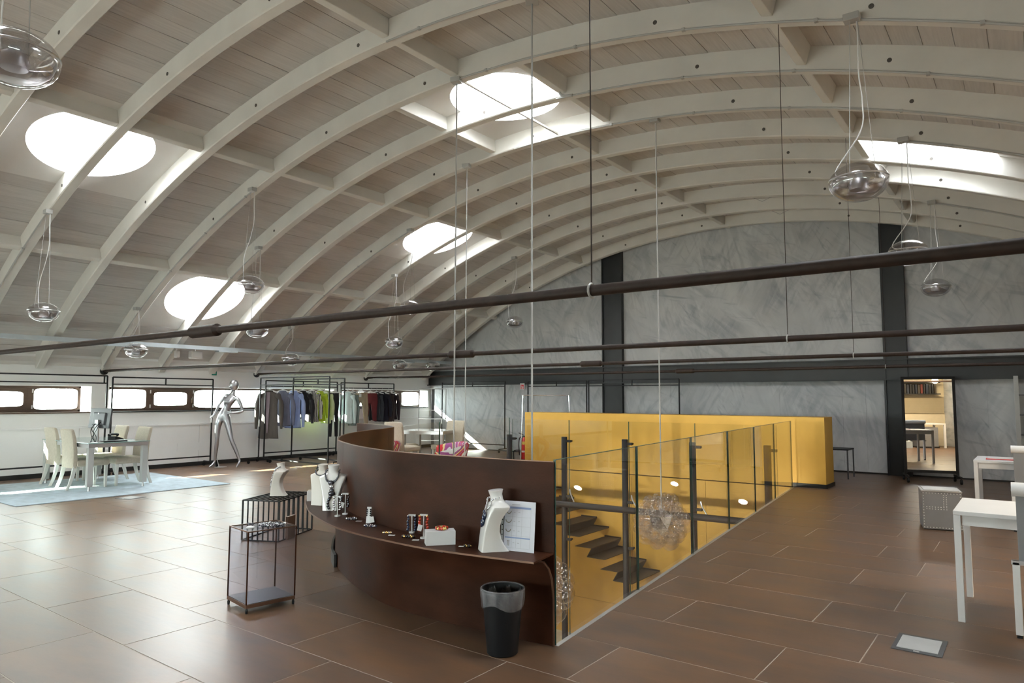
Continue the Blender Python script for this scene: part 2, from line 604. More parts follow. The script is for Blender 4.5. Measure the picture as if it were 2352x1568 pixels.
def clipped(rect, hole):
    """triangles of a rectangle with the stairwell cut out"""
    x0, y0, x1, y1 = rect
    pts = [Vector((x0, y0)), Vector((x1, y0)), Vector((x1, y1)), Vector((x0, y1))] + [Vector(p) for p in hole]
    n = len(hole)
    ed = [(0, 1), (1, 2), (2, 3), (3, 0)] + [(4 + i, 4 + (i + 1) % n) for i in range(n)]
    v, e2, f, *_ = delaunay_2d_cdt(pts, ed, [], 0, 1e-5)
    keep = []
    for t in f:
        c = sum((v[i] for i in t), Vector((0, 0))) / len(t)
        if x0 < c.x < x1 and y0 < c.y < y1 and not in_poly(c.x, c.y, hole):
            keep.append(tuple(t))
    return v, keep

def sheet(v, f, z1, z0):
    """a flat polygon mesh with thickness"""
    mb = MB()
    used = sorted({i for t in f for i in t})
    ix = {u: i for i, u in enumerate(used)}
    n = len(used)
    vs_ = [(v[u].x, v[u].y, z1) for u in used] + [(v[u].x, v[u].y, z0) for u in used]
    fs = [tuple(ix[i] for i in t) for t in f] + [tuple(ix[i] + n for i in reversed(t)) for t in f]
    cnt = {}
    for t in f:
        for a, b in zip(t, t[1:] + t[:1]):
            cnt[(a, b)] = cnt.get((a, b), 0) + 1
    for (a, b) in list(cnt):
        if (b, a) not in cnt:
            fs.append((ix[a], ix[a] + n, ix[b] + n, ix[b]))
    mb.add(vs_, fs)
    return mb

# ------------------------------------------------------------------ floor
v, f = clipped((XL - 0.52, YB - 0.3, XR + 0.4, YE + 0.3), HOLE)
floor = struct(sheet(v, f, -0.0012, -0.30).build('floor', M_grout))
TX, TY, TL, TW, GR = -2.068, 2.036, 1.2, 0.6, 0.007
tile_me = MB().bb((0, 0, -0.010), (TL - GR, TW - GR, 0)).mesh('tile', M_tile, bevel=0.0008)
cands = []
r0, r1 = int((YB - TY) / TW) - 1, int((YE - TY) / TW) + 1
for j in range(r0, r1):
    y = TY + TW * j
    off = 0.0 if j % 2 == 0 else 0.8
    i0, i1 = int((XL - TX - off) / TL) - 1, int((XR - TX - off) / TL) + 1
    for i in range(i0, i1 + 1):
        x = TX + off + TL * i
        a, b, c, d = max(x, XL), max(y, YB), min(x + TL, XR), min(y + TW, YE)
        if c - a < 0.03 or d - b < 0.03:
            continue
        corners = [(a, b), (c, b), (c, d), (a, d), ((a + c) / 2, (b + d) / 2)]
        ins = [in_poly(p[0], p[1], HOLE) for p in corners]
        if all(ins):
            continue
        cut = any(ins) or any(a < p[0] < c and b < p[1] < d for p in HOLE)
        full = not cut and abs(c - a - TL) < 1e-4 and abs(d - b - TW) < 1e-4
        mid = Vector(((a + c) / 2, (b + d) / 2, 0))
        rel = mid - CAM
        dep = rel.dot(FW)
        vis = dep > 0.5 and abs(rel.dot(RX) / dep) < 0.86 and -0.60 < rel.dot(UP) / dep < 0.5
        cands.append((0 if vis else 1, rel.length, (a, b, c, d), cut, full))
cands.sort(key=lambda q: (q[0], q[1]))
rest = MB()
for n_, (nv, dist, (a, b, c, d), cut, full) in enumerate(cands):
    g = GR / 2
    if full and n_ < 299:
        put('tile', tile_me, floor, (a + g, b + g, random.uniform(-0.0002, 0.0003)))
        continue
    if cut:
        v, f = clipped((a + g, b + g, c - g, d - g), HOLE)
        if not f:
            continue
        mb = sheet(v, f, 0.0, -0.010)
    else:
        mb = MB().bb((a + g, b + g, -0.010), (c - g, d - g, 0.0))
    if n_ < 299:
        mb.build('tile', M_tile, floor)
    else:
        rest.add(mb.v, mb.f)
stuff(rest.build('tile', M_tile, floor))

# steel angle along the cut edge of the floor by the glass
mb = MB()
mb.bar((G0.x + 0.012, G0.y, -0.008), (G1.x + 0.012, G1.y, -0.008), 0.03, 0.02)
struct(mb.build('trim_4', M_alu))

# ------------------------------------------------------------------ vaulted ceiling
# roof shell (light-tight outer skin), with rectangular cut-outs at the skylights
SKY = [(-10.05, 0), (-13.10, 3), (-10.05, 6), (-5.55, 3), (-1.0, 6), (-1.0, 0), (2.0, 3), (-5.55, -3)]  # final entries: unseen skylights added for more light
SR = 0.75
NP = 80
dth = (TH_R - TH_L + 0.06) / NP
TH0 = TH_L - 0.03
sky = []
for x, k in SKY:
    th = math.asin((x - VX) / DECK)
    i = (th - TH0) / dth
    sky.append(dict(th=th, k=k, i0=int(round(i - 4.0)), i1=int(round(i + 4.0)), y=ay(k) + AW / 2))
def skyhole(i, k):
    """is board i of bay k (arch k .. k+1) taken by a skylight panel?"""
    return any(s['i0'] <= i < s['i1'] and k in (s['k'] - 1, s['k']) for s in sky)
KMIN, KMAX = -8, 10
mb = MB()
yy = [YB - 0.3] + [ay(k) + AW / 2 for k in range(-7, 11)] + [YE + 0.3]
ids = {}
def nd(i, j):
    if (i, j) not in ids:
        ids[(i, j)] = len(mb.v)
        x, z = vault(SHELL, TH0 + dth * i)
        mb.v.append((x, yy[j], z))
    return ids[(i, j)]
for j in range(len(yy) - 1):
    k = -8 + j
    for i in range(-6, NP + 6):
        xm = vault(SHELL, TH0 + dth * (i + 0.5))[0]
        if xm < XL - 0.50 or xm > XR + 0.28:
            continue
        if not skyhole(i, k):
            mb.f.append((nd(i, j), nd(i + 1, j), nd(i + 1, j + 1), nd(i, j + 1)))
ceiling = struct(mb.build('ceiling', M_gap))

# boards
pw = DECK * dth
plank_me = MB().box((0, 0, 0.012), (pw - 0.006, AP - 0.004, 0.024)).mesh('plank', M_plank)
pl = []
for k in range(KMIN, KMAX + 1):
    y0, y1 = ay(k) + AW / 2, ay(k + 1) + AW / 2
    y0c, y1c = max(y0, YB), min(y1, YE + 0.02)
    if y1c - y0c < 0.05:
        continue
    for i in range(NP):
        if skyhole(i, k):
            continue
        th = TH0 + dth * (i + 0.5)
        x, z = vault(DECK, th)
        p = Vector((x, (y0c + y1c) / 2, z))
        rel = p - CAM
        dep = rel.dot(FW)
        vis = dep > 0.3 and abs(rel.dot(RX) / dep) < 0.78 and rel.dot(UP) / dep < 0.54
        pl.append((0 if vis else 1, rel.length, p, th, y1c - y0c))
pl.sort(key=lambda q: (q[0], q[1]))
rest = MB()
for n_, (nv, d, p, th, ly) in enumerate(pl):
    jit = random.uniform(-0.004, 0.004)
    if n_ < 299 and abs(ly - AP) < 1e-3:
        put('plank', plank_me, ceiling, (p.x, p.y, p.z + jit), (0, th, 0))
    else:
        M = Matrix.Rotation(th, 3, 'Y')
        rest.box(p + Vector((0, 0, 0.012 + jit)), (pw - 0.006, ly - 0.004, 0.024), M=M)
stuff(rest.build('plank', M_plank, ceiling))

# arches: nearest face at ay(k); a chamfered timber section swept along the circle
def arc_box(r0, r1, y0, y1, t0, t1, n=72, ch=0.012):
    mb = MB()
    sec = [(r0, y0 + ch), (r0 + ch, y0), (r1, y0), (r1, y1), (r0 + ch, y1), (r0, y1 - ch)]
    rings = []
    for q in range(n + 1):
        t = t0 + (t1 - t0) * q / n
        ring = []
        for r, y in sec:
            x, z = vault(r, t)
            ring.append((x, y, z))
        rings.append(ring)
    return mb.loft(rings)
arch_me = arc_box(VR, DECK + 0.05, 0, AW, TH_L, TH_R).mesh('arch_rib', M_arch, smooth=25)
for k in range(-7, 11):
    put('arch_rib', arch_me, ceiling, (0, ay(k), 0))
# small bolt holes on the arches
hole_me = MB().lathe([(0, -0.004), (0.022, -0.004), (0.022, 0.004), (0, 0.004)], 10).mesh('bolt_hole', M_gap)
for k in range(-1, 11):
    for dx in (-2.35, -0.35, 2.75, 4.6, -5.2):
        x = VX + dx + random.uniform(-0.05, 0.05)
        r = VR + 0.10
        put('bolt_hole', hole_me, ceiling, (x, ay(k) - 0.001, VZ + math.sqrt(r * r - (x - VX) ** 2)), (PI / 2, 0, 0))

# purlins between the arches
def purlin(x, kk, w=0.10, hgt=0.20, low=0.045):
    th = math.asin((x - VX) / VR)
    for k in kk:
        y0, y1 = ay(k) + AW, (ay(k + 1) if k < 10 else YE)
        M = Matrix.Rotation(th, 3, 'Y')
        cx_, cz_ = vault(VR + low + hgt / 2, th)
        MB().box((cx_, (y0 + y1) / 2, cz_), (w, y1 - y0, hgt), M=M).build('purlin', M_arch, ceiling, bevel=0.01)
for x, skip in ((-12.18, ()), (-9.11, ()), (-5.42, (2, 3, -4, -3)), (-1.75, ()), (1.11, ())):
    purlin(x, [k for k in range(-7, 11) if k not in skip])
purlin(-5.42, (2, 3), w=0.03, hgt=0.03, low=0.02)
purlin(-4.60, (2, 3))
purlin(-6.62, (2, 3))

# skylights: plaster panel with a round opening, shaft and pane
n_w = 4
for s in sky:
    t0, t1 = TH0 + dth * s['i0'], TH0 + dth * s['i1']
    y0, y1 = ay(s['k'] - 1) + AW / 2, ay(s['k'] + 1) + AW / 2
    yc = s['y']
    tm = (t0 + t1) / 2
    # points: outer rectangle ring and the circle, angle by angle
    def P(u, w, r):
        x, z = vault(r, tm + u / DECK)
        return (x, yc + w, z)
    hu, hw = (t1 - t0) / 2 * DECK, (y1 - y0) / 2
    ang = sorted([2 * PI * q / 48 for q in range(48)] + [math.atan2(a * hw, b * hu) % (2 * PI) for a in (-1, 1) for b in (-1, 1)])
    mb = MB()
    n = len(ang)
    cir, mid, out_ = [], [], []
    for a in ang:
        ca, sa = math.cos(a), math.sin(a)
        kx = min(hu / abs(ca) if abs(ca) > 1e-6 else 1e9, hw / abs(sa) if abs(sa) > 1e-6 else 1e9)
        cir.append((SR * ca, SR * sa))
        out_.append((kx * ca, kx * sa))
    rings = [[P(u, w, SHELL + 0.30) for u, w in cir], [P(u, w, DECK - 0.002) for u, w in cir],
             [P((a[0] + b[0]) / 2, (a[1] + b[1]) / 2, DECK - 0.002) for a, b in zip(cir, out_)],
             [P(u, w, DECK - 0.002) for u, w in out_], [P(u, w, SHELL + 0.01) for u, w in out_]]
    mb.loft(rings, cap=False)
    fr = struct(mb.build('window_%d' % n_w, M_plaster, smooth=30))
    pane = MB()
    pane.add([P(0, 0, SHELL + 0.27)] + [P(u, w, SHELL + 0.26) for u, w in cir], [(0, i + 1, (i + 1) % n + 1) for i in range(n)])
    pane.build('pane', M_skypane, fr)
    x, z = vault(SHELL + 0.12, tm)
    area('skylight_fill', (x, yc, z), (-math.sin(tm), 0, -math.cos(tm)), 2 * SR - 0.06, 2 * SR - 0.06, SKYLIGHT_FILL_POWER, (0.96, 0.98, 1.0), shape='DISK')  # disk lamp added below the pane to stand in for daylight
    n_w += 1

# grey conduits clipped along the lower edges of arches
def conduit(k, xa, xb, boxes=()):
    ta, tb = math.asin((xa - VX) / VR), math.asin((xb - VX) / VR)
    n = max(6, int(abs(tb - ta) * 60))
    mb = MB()
    pth = []
    for q in range(n + 1):
        t = ta + (tb - ta) * q / n
        x, z = vault(VR - 0.010, t)
        pth.append((x, ay(k) - 0.004, z))
    mb.tube(pth, 0.011, 8)
    for q in range(2, n, 5):
        mb.box(pth[q], (0.03, 0.034, 0.03))
    o = mb.build('conduit', M_conduit, ceiling, smooth=True)
    return o
for k, xa, xb in ((1, -5.4, 3.4), (2, -5.42, 3.4), (3, -4.7, 3.4), (4, -6.2, 3.4), (5, -1.1, 3.4), (8, -1.15, 3.4),
                  (2, -14.6, -9.6), (0, -14.6, -11.2), (3, -14.6, -11.15), (5, -14.6, -9.5), (6, -14.6, -11.1), (8, -14.6, -9.5)):
    conduit(k, xa, xb)
mb = MB()
mb.tube(catmull([(-4.62, ay(3) - 0.05, 5.52), (-4.62, ay(3) - 0.06, 5.36), (-4.58, ay(3) - 0.03, 5.29), (-4.45, ay(3) - 0.01, 5.27)], 4), 0.018, 8)
mb.build('conduit', M_conduit, ceiling, smooth=True)

# V-shaped wire hooks under some arches
mb0 = MB()
mb0.tube([(-0.19, 0, 0.02), (0, 0, -0.07)], 0.005, 5)
mb0.tube([(0.19, 0, 0.02), (0, 0, -0.07)], 0.005, 5)
hook_me = mb0.mesh('wire_hook', M_conduit)
for k in (8, 9, 10):
    for x in (-9.6, -6.9, -3.9, 0.9):
        put('wire_hook', hook_me, ceiling, (x, ay(k) + AW + 0.02, vz(x) + 0.0), (0, math.asin((x - VX) / VR), 0))

# ------------------------------------------------------------------ walls
WT = 0.52
SILL, HEAD = 1.20, 1.695
WINS = [(1.2, 5.90, 5.81), (6.22, 11.80, 11.70), (12.05, 15.32, 15.24)]   # opening start, end, frame end
mb = MB()
WTOP = 2.13
mb.bb((XL - WT, YB - 0.3, 0), (XL, YE + 0.3, SILL))
mb.bb((XL - WT, YB - 0.3, HEAD), (XL, YE + 0.3, WTOP))
ys = [YB - 0.3] + [q for a, b, c in WINS for q in (a, b)] + [YE + 0.3]
for a, b in zip(ys[0::2], ys[1::2]):
    mb.bb((XL - WT, a, SILL), (XL, b, HEAD))
# upstand between wall top and boards
mb.slab([(XL - WT, WTOP), (XL, WTOP), (XL, vz(XL, DECK + 0.02)), (XL - WT, vz(XL - WT, DECK + 0.02))], 1, YB - 0.3, YE + 0.3)
wall_left = struct(mb.build('wall_left', M_wall_white))
# proud lower cladding with its ledge, and uneven plaster under the eaves
mb = MB()
ylist = [YB, -1.5, 0.9, 3.3, 5.7, 8.1, 10.5, 12.9, YE]
for a, b in zip(ylist, ylist[1:]):
    MB().bb((XL - 0.001, a + 0.002, 0.085), (XL + 0.05, b - 0.002, 0.885)).build('panel', M_wall_white, wall_left, bevel=0.003)
MB().bb((XL - 0.001, YB, 0.885), (XL + 0.075, YE, 0.915)).build('ledge', M_ledge, wall_left, bevel=0.004)
rough = []
for q in range(120):
    y = YB + (YE - YB) * q / 119
    a = 0.035 + 0.02 * math.sin(y * 2.1) + random.uniform(-0.008, 0.008)
    rough.append([(XL - 0.02, y, WTOP - 0.06), (XL + a, y, WTOP - 0.05 + random.uniform(-0.01, 0.01)), (XL + a + 0.03, y, WTOP + 0.005), (XL + 0.02, y, WTOP + 0.10), (XL - 0.02, y, WTOP + 0.10)])
MB().loft(rough).build('plaster_band', M_plaster, wall_left, smooth=True)
struct(MB().bb((XL, YB, 0), (XL + 0.055, YE, 0.085)).build('baseboard_left', M_blackbase))
# shallow access hatch outlined on the cladding
MB().bb((XL + 0.05, 7.62, 0.33), (XL + 0.054, 8.22, 0.50)).build('hatch', M_wall_white, wall_left)

def window(n, y0, yf, y1, mull, jamb):
    """strip window: frame with rounded inner corners, casements and handles; y0..yf is the frame, mull = list of (y, width)"""
    xf = XL - 0.25
    mb = MB()
    mb.bb((xf - 0.06, y0, SILL), (xf, yf, SILL + 0.045))
    mb.bb((xf - 0.06, y0, HEAD - 0.045), (xf, yf, HEAD))
    mb.bb((xf - 0.06, y0, SILL), (xf, y0 + 0.05, HEAD))
    mb.bb((xf - 0.06, yf - 0.05, SILL), (xf, yf, HEAD))
    fr = struct(mb.build('window_%d' % n, M_winframe, bevel=0.006))
    edges = [y0 + 0.05] + [q for q in mull] + [yf - 0.05]
    for q in mull:
        MB().bb((xf - 0.06, q - 0.05, SILL + 0.04), (xf + 0.004, q + 0.05, HEAD - 0.04)).build('mullion', M_winframe, fr, bevel=0.006)
    for a, b in zip(edges, edges[1:]):
        a2, b2 = a + (0.05 if a in mull else 0), b - (0.05 if b in mull else 0)
        thick = 0.062 if (edges.index(a) + jamb) % 2 == 0 else 0.006
        z0, z1 = SILL + 0.045, HEAD - 0.045
        r = 0.05
        # casement: rounded rectangular opening
        out_, inn = [], []
        cyy, czz = (a2 + b2) / 2, (z0 + z1) / 2
        hy, hz = (b2 - a2) / 2, (z1 - z0) / 2
        for q in range(40):
            t = 2 * PI * (q + 0.5) / 40
            c_, s_ = math.cos(t), math.sin(t)
            e = 0.25
            iy, iz = hy - thick, hz - thick
            sy = math.copysign(abs(c_) ** e, c_) * iy
            sz = math.copysign(abs(s_) ** e, s_) * iz
            kk = min(hy / max(1e-6, abs(c_)), hz / max(1e-6, abs(s_)))
            oy, oz = math.copysign(min(1, abs(c_) ** 0.02) if abs(c_) > 0.02 else 0, c_) * hy, math.copysign(min(1, abs(s_) ** 0.02) if abs(s_) > 0.02 else 0, s_) * hz
            inn.append((cyy + sy, czz + sz))
            out_.append((cyy + oy, czz + oz))
        mb = MB()
        mb.loft([[(xf + 0.004, p[0], p[1]) for p in out_], [(xf + 0.004, p[0], p[1]) for p in inn], [(xf - 0.05, p[0], p[1]) for p in inn], [(xf - 0.05, p[0], p[1]) for p in out_]], cap=False)
        mb.build('casement', M_winframe, fr)
        MB().bb((xf - 0.034, a2, z0), (xf - 0.028, b2, z1)).build('pane', M_glass, fr)
    for q in mull:
        mb = MB()
        mb.bar((xf + 0.012, q + 0.03, SILL + 0.06), (xf + 0.012, q + 0.03, SILL + 0.13), 0.018)
        mb.bar((xf + 0.012, q + 0.03, HEAD - 0.06), (xf + 0.012, q + 0.03, HEAD - 0.13), 0.018)
        mb.build('hinge', M_white, fr)
    mb = MB()
    mb.bb((XL - 0.42, y0, SILL - 0.025), (XL + 0.03, y1, SILL))
    mb.build('window_sill', M_blackbase if n != 1 else M_winframe, fr)
    area('window_portal', (XL - 0.02, (y0 + y1) / 2, (SILL + HEAD) / 2), (1, 0, 0), HEAD - SILL, y1 - y0, 1, portal=True)
    return fr
window(1, WINS[0][0], WINS[0][2], WINS[0][1], [2.0, 3.45, 4.95], 0)
f2 = window(2, WINS[1][0], WINS[1][2], WINS[1][1], [7.12, 8.06, 10.2], 1)
window(3, WINS[2][0], WINS[2][2], WINS[2][1], [13.3, 14.42], 1)
mb = MB()
mb.bar((XL - 0.23, 8.05, 1.36), (XL - 0.23, 8.05, 1.46), 0.02)
mb.bar((XL - 0.215, 8.05, 1.43), (XL - 0.215, 8.05, 1.50), 0.016)
mb.build('handle', M_chrome, f2)

# end wall (gable)
def gable(y0, y1, x0, x1, zb, rr=SHELL - 0.005):
    pts = [(x0, zb)] + [(x1, zb)]
    for q in range(41):
        x = x1 + (x0 - x1) * q / 40
        pts.append((x, vz(x, rr)))
    return MB().slab(pts, 1, y0, y1)
wall_end = struct(gable(YE, YE + 0.3, XL - 0.52, XR + 0.4, 0).build('wall_end', M_gable))
# lower panels between the columns, 1.25 m wide with open joints
xs = [XL + 0.01, -13.7, -12.45, -11.2, -9.95, -8.70]
xs2 = [-8.14, -6.9, -5.65, -4.4, -3.15, -2.72, -2.38]
xs3 = [-1.94, -0.7, 0.55, 1.8, XR - 0.01]
for seq in (xs, xs2, xs3):
    for a, b in zip(seq, seq[1:]):
        MB().bb((a + 0.0012, YE - 0.025, 0.03), (b - 0.0012, YE, 1.86)).build('panel', M_gable, wall_end)
struct(MB().bb((XL, YE - 0.012, 0), (XR, YE, 0.03)).build('baseboard_end', M_blackbase))
# charcoal steel frame: ring beam and two columns
def steel_h(z0, z1, x0, x1):
    mb = MB()
    mb.bb((x0, YE - 0.10, z0), (x1, YE, z1))
    mb.bb((x0, YE - 0.16, z1 - 0.025), (x1, YE, z1))
    mb.bb((x0, YE - 0.16, z0), (x1, YE, z0 + 0.025))
    return mb
struct(steel_h(1.85, 2.27, XL, XR).build('trim_1', M_steel))
for n, (a, b) in ((2, (-8.70, -8.14)), (3, (-2.36, -1.95))):
    mb = MB()
    mb.bb((a, YE - 0.09, 0), (b, YE, vz((a + b) / 2, VR + 0.2)))
    mb.bb((a, YE - 0.13, 0), (a + 0.03, YE, vz(a, VR + 0.2)))
    mb.bb((b - 0.03, YE - 0.13, 0), (b, YE, vz(b, VR + 0.2)))
    struct(mb.build('trim_%d' % n, M_steel))

# right and back walls, with unseen ribbon windows added to light the hall
RT = vz(XR + 0.1, SHELL)
mb = MB()
mb.bb((XR, YB - 0.3, 0), (XR + 0.3, YE + 0.3, SILL))
mb.bb((XR, YB - 0.3, HEAD), (XR + 0.3, YE + 0.3, RT))
rw = [(-4.0, 0.5)]
ys = [YB - 0.3] + [q for w_ in rw for q in w_] + [YE + 0.3]
for a, b in zip(ys[0::2], ys[1::2]):
    mb.bb((XR, a, SILL), (XR + 0.3, b, HEAD))
struct(mb.build('wall_right', M_gable))
n_w = 20
def fill_window(n, a, b, axis):
    """unseen ribbon window added for fill light, with mullions, in the right (axis 0) or back (axis 1) wall; a, b are opposite corners of the opening"""
    mb = MB()
    z0, z1 = a[2], b[2]
    L = (b[1] - a[1]) if axis == 0 else (b[0] - a[0])
    cnt = max(2, int(abs(L) / 1.5))
    def at(u):
        return (a[0] + 0.1, a[1] + L * u) if axis == 0 else (a[0] + L * u, a[1] - 0.1)
    for q in range(cnt + 1):
        x, y = at(q / cnt)
        mb.box((x, y, (z0 + z1) / 2), (0.06, 0.06, z1 - z0))
    p, q = at(0), at(1)
    for z in (z0 + 0.03, z1 - 0.03):
        mb.bar((p[0], p[1], z), (q[0], q[1], z), 0.06)
    fr = struct(mb.build('window_%d' % n, M_winframe))
    mb = MB()
    mb.bar((p[0], p[1], (z0 + z1) / 2), (q[0], q[1], (z0 + z1) / 2), 0.006, z1 - z0)
    mb.build('pane', M_glass, fr)
for a, b in rw:
    fill_window(n_w, (XR, a, SILL), (XR, b, HEAD), 0)
    area('window_portal', (XR - 0.02, (a + b) / 2, (SILL + HEAD) / 2), (-1, 0, 0), HEAD - SILL, b - a, 1, portal=True)
    n_w += 1
BW = (-13.6, -3.0, 0.95, 1.70)
mb = gable(YB - 0.3, YB, XL - 0.52, XR + 0.4, BW[3])
mb.bb((XL - 0.52, YB - 0.3, 0), (XR + 0.4, YB, BW[2]))
mb.bb((XL - 0.52, YB - 0.3, BW[2]), (BW[0], YB, BW[3]))
mb.bb((BW[1], YB - 0.3, BW[2]), (XR + 0.4, YB, BW[3]))
struct(mb.build('wall_back', M_wall_white))
fill_window(n_w, (BW[0], YB, BW[2]), (BW[1], YB, BW[3]), 1)
area('window_portal', ((BW[0] + BW[1]) / 2, YB + 0.02, (BW[2] + BW[3]) / 2), (0, 1, 0), BW[1] - BW[0], BW[3] - BW[2], 1, portal=True)

# ------------------------------------------------------------------ the storey below, seen through the stairwell
LZ = -3.3
mb = MB()
mb.bb((-12.5, -0.5, LZ - 0.2), (2.0, 13.2, LZ))
struct(mb.build('floor_lower', M_lowfloor))
mb = MB()
mb.bb((-12.5, -0.5, LZ), (-12.4, 13.2, -0.3))
mb.bb((1.9, -0.5, LZ), (2.0, 13.2, -0.3))
mb.bb((-12.5, -0.6, LZ), (2.0, -0.5, -0.3))
struct(mb.build('wall_lower', M_warmwall))
# ------------------------------------------------------------------ gold wall
gw = MB().bb((-9.0, 12.42, LZ), (-2.83, 12.98, 1.175)).build('wall_gold', M_gold, bevel=0.004)
struct(gw)
for a, b in zip([-12.4, -10.9, -9.4, -7.9, -6.4, -4.9, -3.4, -1.9, 1.9], [-10.9, -9.4, -7.9, -6.4, -4.9, -3.4, -1.9, 1.9, 1.9]):
    if b - a < 0.1:
        continue
    for z0, z1 in ((LZ, -2.545), (-2.54, -0.012)):
        MB().bb((a + 0.003, 12.40, z0), (b - 0.003, 12.42, z1 - 0.003)).build('panel', M_gold, gw)
MB().bb((-9.06, 10.98, LZ), (-9.01, 12.40, -0.012)).build('panel', M_gold, gw)
mb = MB()
mb.bb((-3.36, 12.405, 0.0), (-2.815, 12.42, 0.065))
mb.bb((-2.83, 12.405, 0.0), (-2.815, 12.98, 0.065))
struct(mb.build('baseboard_gold', M_blackbase))

# ------------------------------------------------------------------ staircase of folded plates
t = thing('staircase', 'open staircase of dark folded steel treads down the gold wall', 'staircase', (-9.0, 11.8, 0))
for i in range(-3, 6):
    x, z = -7.003 + 0.54 * i, -1.262 - 0.345 * i
    prof = [(x, z), (x + 0.355, z), (x + 0.360, z - 0.012), (x + 0.272, z - 0.160), (x + 0.274, z - 0.166), (x + 0.635, z - 0.166)]
    th_ = 0.010
    up = [(px, pz) for px, pz in prof]
    dn = [(x, z - th_), (x + 0.345, z - th_), (x + 0.346, z - 0.016), (x + 0.258, z - 0.160), (x + 0.262, z - 0.176), (x + 0.635, z - 0.176)]
    mb = MB().slab(up + dn[::-1], 1, 11.26, 12.40)
    mb.v = [(p[0] + 9.0, p[1] - 11.8, p[2]) for p in mb.v]
    tr = mb.build('tread', M_tread, t)
    mb = MB()
    mb.bb((x + 9.0, 12.375 - 11.8, z), (x + 9.36, 12.40 - 11.8, z + 0.022))
    mb.bb((x + 9.27, 12.375 - 11.8, z - 0.166), (x + 9.635, 12.40 - 11.8, z - 0.144))
    mb.build('wall_angle', M_black, tr)

# ------------------------------------------------------------------ stair balustrade: posts, panes, rail
t = thing('stair_balustrade', 'tall black posts clamping glass panes beside the gold stair wall', 'balustrade', (-8.35, 11.0, LZ))
o3 = Vector((-8.35, 11.0, LZ))
PX = [-8.349, -7.062, -5.801, -4.556, -3.344]
for x in PX:
    p = MB().lathe([(0, 0), (0.055, 0), (0.055, 4.06), (0.05, 4.066), (0, 4.066)], 20, (x + 8.35, 0, 0)).build('post', M_black, t, smooth=40)
    for zz in (3.99, 2.98, 2.2):
        MB().bar((x + 8.35 + 0.045, 0.0, zz), (x + 8.35 + 0.145, 0.0, zz), 0.045).build('clamp', M_black, p, bevel=0.006)
        MB().bar((x + 8.35 + 0.115, -0.0, zz), (x + 8.35 + 0.115, 0.08, zz), 0.03).build('clamp', M_black, p)
JX = [-9.55, -8.317, -6.993, -5.754, -4.535, -3.215]
for a, b in zip(JX[1:], JX[2:]):
    pn = MB().bb((a + 8.35 + 0.006, 0.055, 0.12), (b + 8.35 - 0.006, 0.067, 1.075 - LZ)).build('pane', M_rail_glass, t)
    MB().bb((a + 8.35 + 0.003, 0.055, 0.12), (a + 8.35 + 0.006, 0.067, 1.075 - LZ)).build('pane_edge', M_glassedge, pn)
    MB().bb((b + 8.35 - 0.006, 0.055, 0.12), (b + 8.35 - 0.003, 0.067, 1.075 - LZ)).build('pane_edge', M_glassedge, pn)
rl = MB().tube([(-8.25 + 8.35, -0.16, -0.46 - LZ), (-3.30 + 8.35, -0.16, -0.40 - LZ)], 0.055, 18).build('rail', M_black, t, smooth=40)
for x in PX[:-1]:
    mb = MB()
    z0 = -0.46 - LZ
    mb.tube(catmull([(x + 8.35 + 0.13, -0.02, z0 + 0.27), (x + 8.35 + 0.17, -0.06, z0 + 0.20), (x + 8.35 + 0.29, -0.14, z0 + 0.08), (x + 8.35 + 0.31, -0.16, z0 + 0.04)], 4), 0.012, 6)
    mb.build('rail_bracket', M_alu, t, smooth=True)

# ------------------------------------------------------------------ glass balustrade along the walkway
d = (G1 - G0)
LG = d.length
t = thing('glass_balustrade', 'frameless glass balustrade of six panes along the stairwell edge', 'balustrade', (G0.x, G0.y, 0), math.atan2(d.y, d.x))
ts = [0.0, 0.163, 0.333, 0.50, 0.664, 0.824, 1.0]
for a, b in zip(ts, ts[1:]):
    x0, x1 = a * LG + 0.004, b * LG - 0.004
    pn = MB().bb((x0 + 0.004, -0.008, -0.14), (x1 - 0.004, 0.008, 1.11)).build('pane', M_rail_glass, t)
    MB().bb((x0, -0.008, -0.14), (x0 + 0.004, 0.008, 1.11)).build('pane_edge', M_glassedge, pn)
    MB().bb((x1 - 0.004, -0.008, -0.14), (x1, 0.008, 1.11)).build('pane_edge', M_glassedge, pn)
    MB().bb((x0, -0.008, 1.11), (x1, 0.008, 1.113)).build('pane_edge', M_glassedge, pn)
# short glass guard at the head of the stairs
P0, P1, P2 = Vector((-6.72, 6.26)), Vector((-7.72, 8.30)), Vector((-8.33, 10.98))
for n_, (a, b, lab) in enumerate(((P0, P1, 'short glass guard from the rust screen towards the armchair'), (P1, P2, 'longer glass guard at the far left side of the stairwell'))):
    d = b - a
    t = thing('glass_guard', lab, 'balustrade', (a.x, a.y, 0), math.atan2(d.y, d.x))
    pn = MB().bb((0.01, -0.006, -0.1), (d.length - 0.01, 0.006, 1.10)).build('pane', M_guard_glass, t)
    MB().bb((d.length - 0.01, -0.007, -0.1), (d.length - 0.004, 0.007, 1.10)).build('pane_edge', M_glassedge, pn)
    MB().bb((0.004, -0.007, -0.1), (0.01, 0.007, 1.10)).build('pane_edge', M_glassedge, pn)

